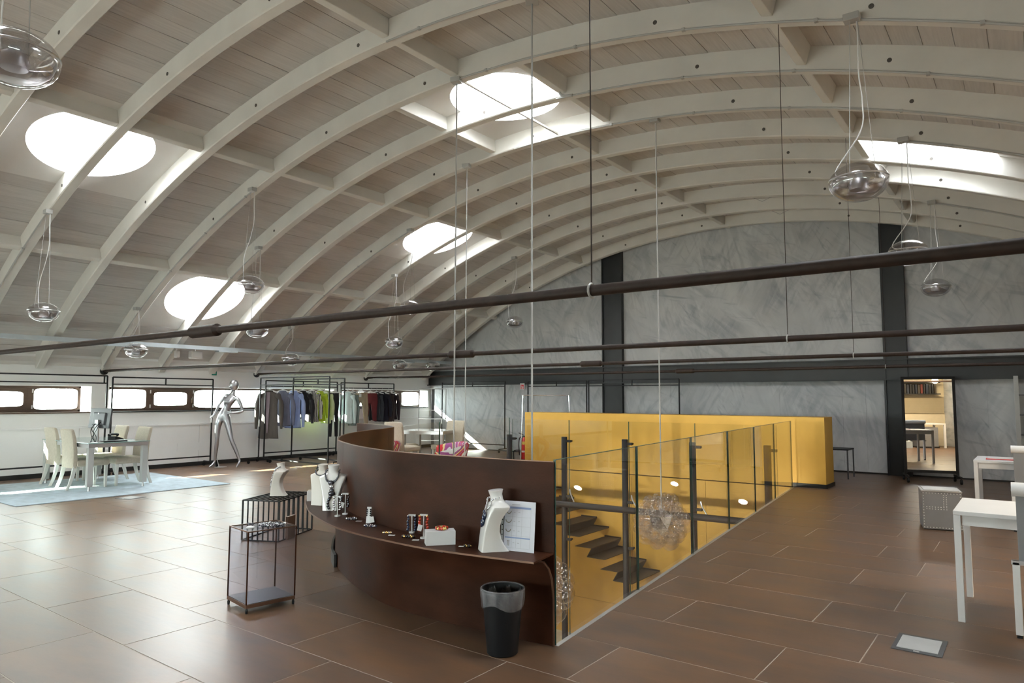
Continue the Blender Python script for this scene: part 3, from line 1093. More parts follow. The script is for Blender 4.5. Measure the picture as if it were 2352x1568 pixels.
# ------------------------------------------------------------------ rust screen with its shelf
def wallstrip(pts, z0, z1, th_):
    mb = MB()
    rings = []
    n = len(pts)
    for i, p in enumerate(pts):
        a, b = pts[max(0, i - 1)], pts[min(n - 1, i + 1)]
        dd = (b - a).normalized()
        nn = Vector((-dd.y, dd.x)) * th_ / 2
        rings.append([(p.x + nn.x, p.y + nn.y, z0), (p.x + nn.x, p.y + nn.y, z1), (p.x - nn.x, p.y - nn.y, z1), (p.x - nn.x, p.y - nn.y, z0)])
    return mb.loft(rings)
t = thing('rust_screen', 'waist-high curving rust steel screen with a jewellery shelf', 'screen', (0, 0, 0))
i_a = min(range(len(ribbon)), key=lambda i: (ribbon[i] - Vector((-4.86, 4.01))).length)
i_b = min(range(len(ribbon)), key=lambda i: (ribbon[i] - Vector((-6.66, 6.18))).length)
for a, b in ((0, i_a), (i_a, i_b), (i_b, len(ribbon) - 1)):
    seg = [ribbon[i].copy() for i in range(a, b + 1)]
    if a:
        seg[0] = seg[0] + (seg[1] - seg[0]).normalized() * 0.004
    sh = wallstrip(seg, -0.02 if a < i_b else 0.0, 1.098, 0.014).build('sheet', M_rust, t, smooth=30)
    wallstrip(seg, 1.098, 1.103, 0.0145).build('top_edge', M_rustedge, sh)
zs = 0.55
outer = catmull([(-5.62, 4.42, 0), (-5.487, 4.10, 0), (-5.086, 3.801, 0), (-4.795, 3.623, 0), (-4.422, 3.452, 0), (-4.082, 3.332, 0), (-3.743, 3.271, 0), (-3.434, 3.245, 0), (-3.03, 3.238, 0), (-2.352, 3.335, 0)], 5)
inner = [p for p in near_ribbon if p.x > -5.60]
poly = [(p.x, p.y) for p in outer] + [(p.x, p.y - 0.008) for p in inner]
sv = [Vector(p) for p in poly]
v_, e_, f_, *_ = delaunay_2d_cdt(sv, [(i, (i + 1) % len(sv)) for i in range(len(sv))], [], 1, 1e-5)
shelf = sheet(v_, [tuple(q) for q in f_], zs, zs - 0.010).build('shelf', M_rust, t)
wallstrip([Vector((p.x, p.y)) for p in outer], zs - 0.0105, zs + 0.0005, 0.003).build('shelf_edge', M_rustedge, shelf)
# bent edge of the lower sheet at the right end, folding into the shelf
mb = MB()
pth = [Vector((-2.39, 3.612 - o_ - 0.004, z_)) for z_, o_ in ((0.539, 0.215), (0.536, 0.185), (0.515, 0.115), (0.47, 0.065), (0.40, 0.030), (0.28, 0.014), (0.0, 0.012))]
mb.tube(pth, 0.007, 6)
mb.build('bent_edge', M_rustedge, t, smooth=True)
prof = [(0.0, 0.012), (0.28, 0.014), (0.40, 0.030), (0.47, 0.065), (0.515, 0.115), (0.536, 0.185), (0.539, 0.215)]
rings = []
seg = [p for p in near_ribbon if p.x > -5.15]
for i, p in enumerate(seg):
    a, b = seg[max(0, i - 1)], seg[min(len(seg) - 1, i + 1)]
    dd = (b - a).normalized()
    nn = Vector((-dd.y, dd.x))
    rings.append([(p.x + nn.x * o_, p.y + nn.y * o_, z_) for z_, o_ in prof])
MB().loft(rings, cap=False, close=False).build('bent_sheet', M_rust, t, smooth=60)
seg = [p.copy() for p in ribbon if -5.75 < p.x < -4.95]
seg = [p + Vector((-0.026, -0.022)) for p in seg]
wallstrip(seg, 0.0, 0.11, 0.02).build('plinth', M_blackbase, t, smooth=30)
mb = MB()
mb.bb((-3.14, 3.262, zs - 0.018), (-3.0, 3.275, zs - 0.010))
mb.build('label_clip', M_conduit, t)

# ------------------------------------------------------------------ tie rods
HX = (-1.60, -1.66, -1.79, -1.95)
rods = []
for n_, (k, zz, tb) in enumerate(((-1, 1.985, -4.93), (2, 2.0, -5.34), (5, 2.03, -5.58), (8, 2.02, -5.45))):
    y = ay(k) + AW / 2
    labs = ['nearest and thickest-looking brown tie rod crossing the hall', 'second brown tie rod from the camera spanning the hall',
            'third brown tie rod in front of the charcoal beam', 'farthest brown tie rod against the charcoal beam']
    t = thing('tie_rod', labs[n_], 'tie rod', (tb, y, zz), 0, 'tie rods across the hall')
    r = 0.026
    MB().tube([(XL - tb, 0, 0), (XR - tb, 0, 0)], r, 14).build('rod', M_rodbrown, t, smooth=40)
    mb = MB()
    mb.lathe([(0, -0.20), (r, -0.20), (0.046, -0.17), (0.046, 0.17), (r, 0.20), (0, 0.20)], 16, M=Matrix.Rotation(PI / 2, 3, 'Y'))
    mb.build('turnbuckle', M_rodbrown, t, smooth=30)
    MB().lathe([(0, 0), (0.075, 0), (0.075, 0.03), (0.04, 0.05), (0, 0.05)], 14, (XL - tb, 0, 0), M=Matrix.Rotation(PI / 2, 3, 'Y')).build('wall_anchor', M_black, t, smooth=30)
    for hx in (HX[n_],):
        zt = vz(hx)
        h_ = MB().tube([(hx - tb, 0, r), (hx - tb, 0, zt - zz)], 0.0032, 5).build('hanger', M_rodbrown, t)
        MB().torus((hx - tb, 0, 0), r + 0.006, 0.006, 14, 5, M=Matrix.Rotation(PI / 2, 3, 'Y')).build('clip', M_conduit, h_)

# ------------------------------------------------------------------ cable tray with fittings along the left side
t = thing('cable_tray', 'pale grey cable tray hung along the left eaves', 'cable tray', (-13.9, 4.0, 2.48))
mb = MB()
mb.bb((-0.06, -5.0, -0.003), (0.06, 11.40, 0.0))
mb.bb((-0.06, -5.0, 0), (-0.057, 11.40, 0.075))
mb.bb((0.057, -5.0, 0), (0.06, 11.40, 0.075))
mb.build('channel', M_tray, t)
for k in range(-2, 11, 2):
    y = ay(k) + 0.07 - 4.0
    MB().tube([(0.055, y, 0.06), (0.055, y, vz(-13.845) - 2.48)], 0.005, 5).build('hanger', M_conduit, t)
for y in (1.98, 4.2, 7.4, 9.6):
    MB().bb((-0.09, y - 0.22, -0.03), (0.09, y + 0.22, -0.004)).build('light_fitting', M_tray, t, bevel=0.005)
for n_, (nm, y, sx, sz, lab, cat) in enumerate((('wall_speaker', 7.60, 0.26, 0.16, 'white box loudspeaker under the cable tray', 'loudspeaker'),
                                              ('motion_sensor', 7.20, 0.07, 0.15, 'small white sensor beside the box loudspeaker', 'sensor'),
                                              ('cable_box', 10.6, 0.30, 0.13, 'white connection box with a black knob under the tray', 'box'))):
    t = thing(nm, lab, cat, (-14.05, y, 2.37))
    b = MB().box((0, 0, 0), (0.12, sx, sz)).build('housing', M_white, t, bevel=0.02)
    MB().box((0.062, 0, 0), (0.006, sx * 0.8, sz * 0.75)).build('front', M_ledge, t, bevel=0.002)
    MB().bar((-0.03, 0, sz / 2), (-0.03, 0, 0.20), 0.02).build('bracket', M_white, t)

# ------------------------------------------------------------------ pendant lamps
def lamp(name, label, x, y, z, ztop, D, sway=0.10):
    t = thing(name, label, 'pendant lamp', (x, y, z), 0, 'clear glass pendant lamps')
    r, s = D / 2, 0.70
    MB().lathe([(r * math.sin(PI * i / 18) if 0 < i < 18 else 0, -r * s * math.cos(PI * i / 18)) for i in range(19)], 32).build('glass_shade', M_lampglass, t, smooth=180)
    MB().torus((0, 0, r * 0.10), r * 0.985, 0.006, 40, 6).build('equator_ring', M_alu, t, smooth=True)
    MB().lathe([(0.0, -r * 0.50), (r * 0.50, -r * 0.50), (r * 0.56, -r * 0.475), (r * 0.80, -r * 0.28), (r * 0.91, -r * 0.02), (r * 0.90, r * 0.09)], 32).build('bowl', M_bowl, t, smooth=40)
    MB().lathe([(0.0, -r * 0.30), (r * 0.30, -r * 0.28), (r * 0.34, -r * 0.10), (r * 0.28, r * 0.10), (0, r * 0.10)], 24).build('reflector', M_alu, t, smooth=40)
    MB().lathe([(0.0, r * 0.10), (0.030, r * 0.10), (0.030, r * 0.30), (0, r * 0.30)], 12).build('socket', M_conduit, t, smooth=40)
    for a in (0.2, 2.3, 4.4):
        px_, py_ = r * 0.55 * math.cos(a), r * 0.55 * math.sin(a)
        MB().tube([(px_, py_, r * 0.12), (px_, py_, r * 0.52), (px_ * 0.3, py_ * 0.3, ztop - z)], 0.0022, 4).build('wire', M_conduit, t)
    L = ztop - z
    q = [(0.03, 0, L), (0.035, 0.0, L * 0.86), (0.03, 0.01, L * 0.66), (-sway * 0.5, 0, L * 0.48), (-sway - r * 0.3, -0.02, L * 0.30), (-r * 0.74, -0.02, r * 0.5), (-r * 0.35, 0, r * 0.25)]
    MB().tube(catmull(q, 6), 0.0055, 6).build('cord', M_white, t, smooth=True)
    MB().box((0.0, -0.02, L), (0.12, 0.09, 0.06)).build('ceiling_box', M_conduit, t, bevel=0.006)
    return t
LAMPS = [
    (-4.56, 1.33, 3.42, 'clear glass pendant lamp cut by the top left corner', 0.45),
    (-11.20, 3.80, 2.69, 'clear glass pendant lamp lowest at the left below the big skylight', 0.40),
    (-13.16, 5.98, 2.34, 'clear glass pendant lamp above the rug and dining chairs', 0.40),
    (-9.60, 6.02, 3.22, 'clear glass pendant lamp right of the left lower skylight', 0.41),
    (-11.10, 7.12, 2.69, 'clear glass pendant lamp above the nearest tie rod turnbuckle', 0.40),
    (-13.26, 9.38, 2.34, 'clear glass pendant lamp behind the second tie rod above clothes racks', 0.40),
    (-9.55, 9.40, 3.22, 'clear glass pendant lamp crossed by the tie rod below a skylight', 0.39),
    (-11.14, 10.50, 2.69, 'clear glass pendant lamp lower left of the one crossed by the tie rod', 0.40),
    (-13.30, 12.75, 2.34, 'clear glass pendant lamp nearer of two before the far eaves', 0.40),
    (-13.30, 14.00, 2.36, 'clear glass pendant lamp farther of two before the far eaves', 0.40),
    (-9.53, 12.75, 3.23, 'clear glass pendant lamp before the grey gable left of the column', 0.40),
    (-1.05, 6.00, 3.22, 'large-looking clear glass pendant lamp below the right skylight', 0.44),
    (-1.13, 9.37, 3.23, 'clear glass pendant lamp before the right charcoal column', 0.44),
    (-1.18, 12.75, 3.25, 'clear glass pendant lamp right of the right charcoal column', 0.42),
]
for x, y, z, lab, D in LAMPS:
    lamp('pendant_lamp', lab, x, y, z, vz(x) - 0.02, D, 0.10 if x < -3 else -0.10)

# ------------------------------------------------------------------ bubble chandeliers in the stairwell
bub_me = MB().ball((0, 0, 0), 0.088, 14, 10).mesh('bubble', M_bubble, smooth=180)
def fib(n):
    out = []
    for i in range(n):
        z = 1 - 2 * (i + 0.5) / n
        a = i * PI * (3 - math.sqrt(5))
        out.append(Vector((math.cos(a) * math.sqrt(1 - z * z), math.sin(a) * math.sqrt(1 - z * z), z)))
    return out
def chandelier(x, y, z, ztop, label, RR=0.285, n=52):
    t = thing('bubble_chandelier', label, 'chandelier', (x, y, z), 0, 'glass bubble chandeliers in the stairwell')
    bm = bmesh.new()
    bmesh.ops.create_icosphere(bm, subdivisions=1, radius=0.17)
    me = bpy.data.meshes.new('core')
    bm.to_mesh(me)
    bm.free()
    me.materials.append(M_chrome)
    put('core', me, t)
    spokes = MB()
    for i, d in enumerate(fib(n)):
        p = d * (RR + random.uniform(-0.02, 0.02))
        s_ = random.uniform(0.8, 1.12)
        put('bubble', bub_me, t, p, (0, 0, 0), (s_, s_, s_))
        spokes.tube([d * 0.15, d * 0.24], 0.0022, 4)
        spokes.ball(d * 0.195, 0.009, 6, 4)
    spokes.build('bubble_stems', M_chrome, t)
    MB().tube([(0, 0, 0.15), (0.0, 0, ztop - z)], 0.009, 7).build('cable', M_conduit, t, smooth=True)
    MB().box((0, -0.02, ztop - z), (0.12, 0.10, 0.06)).build('ceiling_box', M_conduit, t, bevel=0.006)
    return t
ch = chandelier(-3.905, 8.38, -0.085, vz(-3.9) - 0.02, 'glass bubble chandelier hanging behind the glass balustrade')
copy_thing(ch, (-3.56, 5.02, -0.14), 0.6, 'glass bubble chandelier half hidden behind the rust screen end')
for c_, lab in (((-5.40, 6.05, -0.75), 'glass bubble chandelier on the leftmost long cable, hidden below the screen'), ((-7.15, 8.27, -0.85), 'glass bubble chandelier on the second long cable from the left')):
    copy_thing(ch, c_, 0.3, lab)
for o in list(bpy.data.objects):
    if o.name.startswith('cable') and o.parent and o.parent.name.startswith('bubble_chandelier'):
        dz = vz(o.parent.location.x) - 0.02 - o.parent.location.z
        if o.data.users > 1 or True:
            o.scale = (1, 1, 1)
            L0 = ch and (vz(-3.905) - 0.02 + 0.085)
            o.scale.z = dz / L0
    if o.name.startswith('ceiling_box') and o.parent and o.parent.name.startswith('bubble_chandelier'):
        o.location.z = (vz(o.parent.location.x) - 0.02 - o.parent.location.z) - (vz(-3.905) - 0.02 + 0.085)

# lamps of the lower storey (out of sight under the floor)
for x, y, pw_ in ((-6.8, 6.8, 105), (-8.2, 8.8, 40), (-5.0, 5.6, 125), (-4.6, 8.6, 22)):
    area('lower_lamp', (x, y, -0.50), (0, 0.75, -0.8), 0.16, 0.16, pw_, (1.0, 0.93, 0.76), shape='DISK')
# ------------------------------------------------------------------ rug and floor outlets
rug = MB().bb((-14.02, 3.57, 0.0005), (-11.12, 6.72, 0.012)).build('rug', M_rug, bevel=0.003)
tag(rug, 'pale blue rug under the dining table at the left', 'rug')
def floor_outlet(x, y, sx, sy, rz, label):
    t = thing('floor_outlet', label, 'floor outlet', (x, y, 0), rz)
    mb = MB()
    mb.bb((-sx / 2, -sy / 2, 0), (sx / 2, sy / 2, 0.004))
    mb.build('frame', M_darkgrey, t)
    MB().bb((-sx / 2 + 0.025, -sy / 2 + 0.04, 0.004), (sx / 2 - 0.025, sy / 2 - 0.04, 0.008)).build('lid', M_conduit, t, bevel=0.002)
    MB().bb((-0.015, -sy / 2 + 0.012, 0.004), (0.015, -sy / 2 + 0.024, 0.007)).build('latch', M_alu, t)
floor_outlet(-0.632, 4.97, 0.265, 0.34, 0, 'dark framed floor outlet with metal lid at the right foreground')
floor_outlet(-10.78, 4.92, 0.28, 0.30, 0.3, 'floor outlet lid beside the front edge of the blue rug')

# ------------------------------------------------------------------ dining chairs
def make_chair(label, group):
    """parsons chair facing +y, 0.46 wide"""
    t = thing('dining_chair', label, 'chair', (0, 0, 0), 0, group)
    # seat cushion
    mb = MB()
    rings = []
    for z, g in ((0.36, 0.0), (0.38, 0.012), (0.44, 0.012), (0.462, 0.0), (0.472, -0.05)):
        rings.append([(0.235 * c + (g if c > 0 else -g) * 1, 0.0 + yy_, z) for c, yy_ in ((-1, -0.20 - g), (1, -0.20 - g), (1, 0.26 + g), (-1, 0.26 + g))])
    mb.loft(rings)
    mb.build('seat', M_chairfab, t, smooth=60, bevel=0.012)
    # backrest: slab leaning back with a soft rounded top
    rings = []
    for z, y, th_, w in ((0.34, -0.235, 0.085, 0.228), (0.46, -0.235, 0.085, 0.23), (0.60, -0.242, 0.08, 0.23), (0.78, -0.262, 0.072, 0.23), (0.90, -0.288, 0.064, 0.23), (0.945, -0.300, 0.058, 0.225), (0.958, -0.303, 0.03, 0.21)):
        ring = []
        for q in range(16):
            a = 2 * PI * q / 16
            c_, s_ = math.cos(a), math.sin(a)
            e = 0.35
            ring.append((math.copysign(abs(c_) ** e, c_) * w, y + math.copysign(abs(s_) ** e, s_) * th_ / 2, z))
        rings.append(ring)
    MB().loft(rings).build('backrest', M_chairfab, t, smooth=50)
    for sx in (-1, 1):
        # front leg, slight taper
        mb = MB()
        mb.loft([[(sx * 0.205 + a * h, 0.235 + b * h, z) for a, b in ((-1, -1), (1, -1), (1, 1), (-1, 1))] for z, h in ((0.0, 0.017), (0.37, 0.023))])
        mb.build('leg', M_chairleg, t, bevel=0.003)
        # rear leg sweeping backwards
        mb = MB()
        mb.loft([[(sx * 0.205 + a * 0.020, y + b * h, z) for a, b in ((-1, -1), (1, -1), (1, 1), (-1, 1))] for z, y, h in ((0.0, -0.335, 0.018), (0.10, -0.295, 0.021), (0.22, -0.262, 0.025), (0.37, -0.235, 0.029))])
        mb.build('leg', M_chairleg, t, bevel=0.003)
    return t
GC = 'cream upholstered dining chairs'
base_chair = make_chair('cream dining chair with its back to the camera at the left table, nearer to monitor', GC)
base_chair.location = (-12.52, 4.97, 0.012)
copy_thing(base_chair, (-13.36, 5.03, 0.012), 0.0, 'cream dining chair farthest left, beside the one near the monitor')
copy_thing(base_chair, (-12.50, 5.60, 0.012), PI, 'cream dining chair at the right front side of the left table')
copy_thing(base_chair, (-13.36, 5.60, 0.012), PI, 'cream dining chair at the far right corner of the left table')

def dining_table(x0, x1, y0, y1, zt, label, rz=0, m_top=M_tabletop, z0=0.0):
    cx_, cy_ = (x0 + x1) / 2, (y0 + y1) / 2
    t = thing('dining_table', label, 'table', (cx_, cy_, z0), rz)
    hx, hy = (x1 - x0) / 2, (y1 - y0) / 2
    MB().bb((-hx, -hy, zt - 0.012), (hx, hy, zt)).build('glass_top', m_top, t, bevel=0.003)
    mb = MB()
    for a, b in (((-hx + 0.02, -hy + 0.02), (hx - 0.02, -hy + 0.045)), ((-hx + 0.02, hy - 0.045), (hx - 0.02, hy - 0.02)),
                 ((-hx + 0.02, -hy + 0.045), (-hx + 0.045, hy - 0.045)), ((hx - 0.045, -hy + 0.045), (hx - 0.02, hy - 0.045))):
        mb.bb((a[0], a[1], zt - 0.075), (b[0], b[1], zt - 0.013))
    mb.build('apron', M_alu, t)
    for sx in (-1, 1):
        for sy in (-1, 1):
            px_, py_ = sx * (hx - 0.065), sy * (hy - 0.065)
            lg = MB().box((px_, py_, (zt - 0.014 + 0.07) / 2), (0.085, 0.085, zt - 0.014 - 0.07)).build('leg', M_tableleg, t, bevel=0.004)
            MB().lathe([(0, 0), (0.02, 0), (0.014, 0.03), (0.014, 0.075), (0, 0.075)], 10, (px_, py_, 0)).build('foot', M_alu, lg, smooth=40)
    return t
dining_table(-13.72, -11.88, 4.74, 5.70, 0.752, 'glass topped dining table with cream legs on the rug', z0=0.012)

# monitor, phone and keyboard on the table
t = thing('computer_monitor', 'grey desktop monitor seen from behind on the left table', 'monitor', (-12.02, 4.93, 0.7645), -2.95)
mb = MB()
mb.lathe([(0, 0), (0.11, 0), (0.11, 0.008), (0, 0.012)], 28, sx=1.0, sy=0.8)
mb.build('base', M_alu, t, smooth=40)
mb = MB()
mb.loft([[(a * w, b * d_ + 0.02, z) for a, b in ((-1, -1), (1, -1), (1, 1), (-1, 1))] for z, w, d_ in ((0.008, 0.05, 0.012), (0.20, 0.042, 0.012), (0.36, 0.04, 0.014))])
mb.build('stand', M_alu, t, bevel=0.003)
Mt = Matrix.Rotation(0.12, 3, 'X')
scr = MB().box((0, -0.035, 0.385), (0.52, 0.028, 0.32), M=Mt).build('screen', M_darkgrey, t, bevel=0.006)
MB().box((0, -0.052, 0.385), (0.50, 0.004, 0.30), M=Mt).build('display', M_gem_black, scr)
MB().box((0, -0.014, 0.375), (0.30, 0.03, 0.20), M=Mt).build('rear_cover', M_darkgrey, scr, bevel=0.012)
MB().box((0, 0.004, 0.46), (0.02, 0.004, 0.02), M=Mt).build('badge', M_alu, scr)
for q in range(4):
    pth = catmull([(random.uniform(-0.1, 0.1), 0.0, 0.33), (random.uniform(-0.14, 0.16), 0.09, 0.22), (random.uniform(-0.1, 0.12), 0.07, 0.10), (random.uniform(-0.05, 0.1), 0.05, 0.012)], 6)
    MB().tube(pth, 0.005, 6).build('cable', M_black, t, smooth=True)
pth = catmull([(0.1, 0.03, 0.012), (0.26, -0.05, 0.01), (0.30, -0.12, -0.04), (0.28, -0.13, -0.28), (0.24, -0.13, -0.45), (0.20, -0.12, -0.62)], 6)
MB().tube(pth, 0.004, 6).build('cable', M_black, t, smooth=True)
t = thing('desk_phone', 'black desk phone on the table behind the keyboard', 'phone', (-12.02, 5.28, 0.7645), 0.4)
MB().slab([(-0.09, 0), (0.09, 0), (0.09, 0.03), (-0.07, 0.075), (-0.09, 0.07)], 0, -0.08, 0.08).build('body', M_black, t, bevel=0.008)
MB().tube([(-0.05, -0.09, 0.085), (-0.05, -0.06, 0.10), (-0.05, 0.06, 0.10), (-0.05, 0.09, 0.085)], [0.028, 0.02, 0.02, 0.028], 10).build('handset', M_black, t, smooth=40)
t = thing('keyboard', 'black keyboard lying on the glass table edge', 'keyboard', (-11.99, 5.22, 0.7645), 1.75)
MB().box((0, 0, 0.008), (0.40, 0.13, 0.016)).build('case', M_black, t, bevel=0.004)
mb = MB()
for r in range(4):
    for c_ in range(13):
        mb.box((-0.18 + c_ * 0.03, -0.045 + r * 0.03, 0.019), (0.025, 0.025, 0.006))
stuff(mb.build('keys', M_darkgrey, t))
t.location = (-12.03, 5.18, 0.7645)
bpy.data.objects['desk_phone'].location = (-12.35, 5.35, 0.7645)

# ------------------------------------------------------------------ second dining group beyond the rust screen
dining_table(-10.92, -9.92, 10.45, 11.35, 0.80, 'white glass dining table beyond the rust screen', rz=0.35, m_top=M_tabletop2)
copy_thing(base_chair, (-10.42, 10.10, 0.035), 0.10, 'cream dining chair just right of the rust screen end')
copy_thing(base_chair, (-11.15, 10.90, 0.0), -1.2, 'cream dining chair half hidden behind the white glass table')
copy_thing(base_chair, (-9.98, 11.00, 0.04), 3.25, 'cream dining chair right of the white glass table')

# patterned armchairs
def swirl_mat():
    M = bpy.data.materials.new('swirl_print')
    M.use_nodes = True
    N, L = M.node_tree.nodes, M.node_tree.links
    b = N['Principled BSDF']
    b.inputs['Roughness'].default_value = 0.85
    tc = N.new('ShaderNodeTexCoord')
    nz = N.new('ShaderNodeTexNoise')
    nz.inputs['Scale'].default_value = 1.5
    nz.inputs['Detail'].default_value = 0.5
    nz.inputs['Distortion'].default_value = 1.4
    mu = N.new('ShaderNodeMath'); mu.operation = 'MULTIPLY'; mu.inputs[1].default_value = 4.0
    fr = N.new('ShaderNodeMath'); fr.operation = 'FRACT'
    rp = N.new('ShaderNodeValToRGB')
    rp.color_ramp.interpolation = 'CONSTANT'
    cols = [(0.0, (0.42, 0.02, 0.05, 1)), (0.20, (0.62, 0.62, 0.62, 1)), (0.36, (0.28, 0.07, 0.22, 1)), (0.55, (0.68, 0.58, 0.26, 1)), (0.66, (0.46, 0.015, 0.03, 1)), (0.84, (0.33, 0.10, 0.26, 1))]
    els = rp.color_ramp.elements
    els[0].position, els[0].color = cols[0]
    els[1].position, els[1].color = cols[1]
    for p, c in cols[2:]:
        e = els.new(p); e.color = c
    L.new(tc.outputs['Object'], nz.inputs['Vector'])
    L.new(nz.outputs['Fac'], mu.inputs[0])
    L.new(mu.outputs[0], fr.inputs[0])
    L.new(fr.outputs[0], rp.inputs[0])
    L.new(rp.outputs[0], b.inputs['Base Color'])
    return M
M_swirl = swirl_mat()
def armchair(x, y, rz, label):
    t = thing('patterned_armchair', label, 'armchair', (x, y, 0), rz, 'swirl patterned armchairs')
    # shell-like tub: back high on one side, open front (+y)
    out_, inn = [], []
    mb = MB()
    rings = []
    for q in range(25):
        a = PI * (1.0 + q / 24.0) * 1.0 - 0.25 + 0.5 * q / 24 - 0.0
        c_, s_ = math.cos(a), math.sin(a)
        top = 0.46 + 0.20 * (0.5 + 0.5 * math.cos((q - 14) / 14.0 * 2.2))
        R0, R1 = 0.50, 0.40
        rings.append([(c_ * R0 * 0.80, s_ * R0 * 0.80, 0.10), (c_ * R0 * 1.02, s_ * R0 * 1.02, top - 0.05), (c_ * (R0 - 0.02), s_ * (R0 - 0.02), top), (c_ * R1, s_ * R1, top - 0.04), (c_ * R1 * 0.9, s_ * R1 * 0.9, 0.30), (c_ * R1 * 0.85, s_ * R1 * 0.85, 0.12)])
    mb.loft(rings)
    mb.build('shell', M_swirl, t, smooth=60)
    MB().lathe([(0, 0.12), (0.36, 0.12), (0.40, 0.20), (0.40, 0.34), (0.36, 0.39), (0, 0.40)], 28).build('seat', M_swirl, t, smooth=60)
    for a in range(4):
        an = PI / 4 + a * PI / 2
        MB().lathe([(0, 0), (0.018, 0), (0.022, 0.14), (0, 0.14)], 10, (0.25 * math.cos(an), 0.25 * math.sin(an), 0)).build('leg', M_chrome, t, smooth=40)
armchair(-8.95, 9.70, 2.3, 'red purple and white swirl patterned armchair beyond the rust screen')
armchair(-10.42, 9.35, 1.2, 'swirl patterned armchair barely showing behind the rust screen end')

# ------------------------------------------------------------------ garment racks
def rack(p0, p1, z1, z2, zb, label, m=M_black, connectors=(0.5,), feet=True, w=0.026):
    p0, p1 = Vector((p0[0], p0[1], 0)), Vector((p1[0], p1[1], 0))
    d = p1 - p0
    L = d.length
    t = thing('garment_rack', label, 'garment rack', p0, math.atan2(d.y, d.x), 'tall black garment racks')
    for x in (0, L):
        MB().bar((x, 0, 0.10), (x, 0, z1), w).build('post', m, t, bevel=0.003)
    MB().bar((0, 0, z1), (L, 0, z1), w).build('top_rail', m, t)
    MB().bar((0, 0, z2), (L, 0, z2), w * 0.85).build('hanging_rail', m, t)
    for c_ in connectors:
        MB().bar((c_ * L, 0, z2), (c_ * L, 0, z1), w * 0.85).build('connector', m, t)
    if zb:
        MB().bar((0, 0, zb), (L, 0, zb), w).build('bottom_rail', m, t)
    if feet:
        for x in (0, L):
            f = MB().bar((x, -0.26, 0.10), (x, 0.26, 0.10), w).build('foot', m, t, bevel=0.003)
            for y in (-0.25, 0.25):
                mb = MB()
                mb.lathe([(0, -0.016), (0.032, -0.016), (0.036, -0.008), (0.036, 0.008), (0.032, 0.016), (0, 0.016)], 14, (x, y, 0.037), M=Matrix.Rotation(PI / 2, 3, 'X'))
                mb.bar((x, y, 0.05), (x, y, 0.10), 0.012)
                mb.build('castor', M_chrome if m is not M_black else M_black, f, smooth=40)
    return t
rack((-14.30, 2.40), (-14.30, 5.99), 1.893, 1.752, 0.24, 'wide black garment rack before the leftmost window', connectors=(0.51, 0.985))
rack((-14.30, 6.09), (-14.30, 8.15), 1.872, 1.736, 0.22, 'empty black garment rack left of the silver mannequin')
rack((-14.22, 9.40), (-14.22, 11.46), 1.872, 1.745, 0.21, 'black garment rack with coat and shirts along the windows')
rack((-14.22, 11.58), (-14.22, 13.42), 1.862, 1.73, 0.21, 'black garment rack with trousers and dark tops')
rack((-14.12, 9.20), (-11.74, 9.26), 1.925, 1.765, 0.11, 'black garment rack standing out from the wall, nearest the camera', w=0.024)
rack((-14.05, 10.02), (-12.10, 9.95), 1.905, 1.775, 0.11, 'black garment rack standing out from the wall, second row', w=0.026)
rack((-13.95, 15.10), (-11.62, 15.10), 1.935, 1.80, 0.20, 'black garment rack against the sunlit corner of the grey wall', connectors=(0.5,))
rack((-10.84, 15.10), (-9.02, 15.10), 1.915, 1.79, 0.20, 'black garment rack behind the fire extinguisher')
rack((-8.96, 15.10), (-6.55, 15.10), 1.93, 1.79, 0.20, 'black garment rack against the grey wall behind the gold block')

# chrome rail near the extinguisher
t = thing('chrome_rail', 'slim chrome clothes rail standing by the fire extinguisher', 'garment rack', (-9.46, 12.98, 0), math.atan2(0.636, 0.844))
for x, lean in ((0.0, -0.05), (1.06, 0.05)):
    MB().tube([(x + lean, 0, 0.03), (x, 0, 1.55)], 0.012, 8).build('post', M_chrome, t, smooth=40)
    MB().bar((x + lean, -0.25, 0.03), (x + lean, 0.25, 0.03), 0.025).build('foot', M_chrome, t)
MB().tube([(-0.03, 0, 1.55), (1.09, 0, 1.55)], 0.013, 10).build('top_rail', M_chrome, t, smooth=40)

# grey display frame in the far corner
t = thing('display_shelving', 'thin grey display shelving unit in the far left corner', 'shelving', (-13.12, 13.30, 0), 0.60)
for x in (0.0, 0.72):
    MB().bar((x, 0, 0), (x, 0, 1.72), 0.02).build('post', M_conduit, t)
MB().bar((0, 0, 1.72), (0.72, 0, 1.72), 0.02).build('top_rail', M_conduit, t)
for z in (0.35, 0.62, 0.92, 1.15):
    MB().bb((0, -0.12, z), (0.72, 0.12, z + 0.012)).build('shelf', M_alu, t)
MB().bar((0.36, 0.1, 0), (0.36, 0.1, 1.72), 0.07).build('upright', M_darkgrey, t)

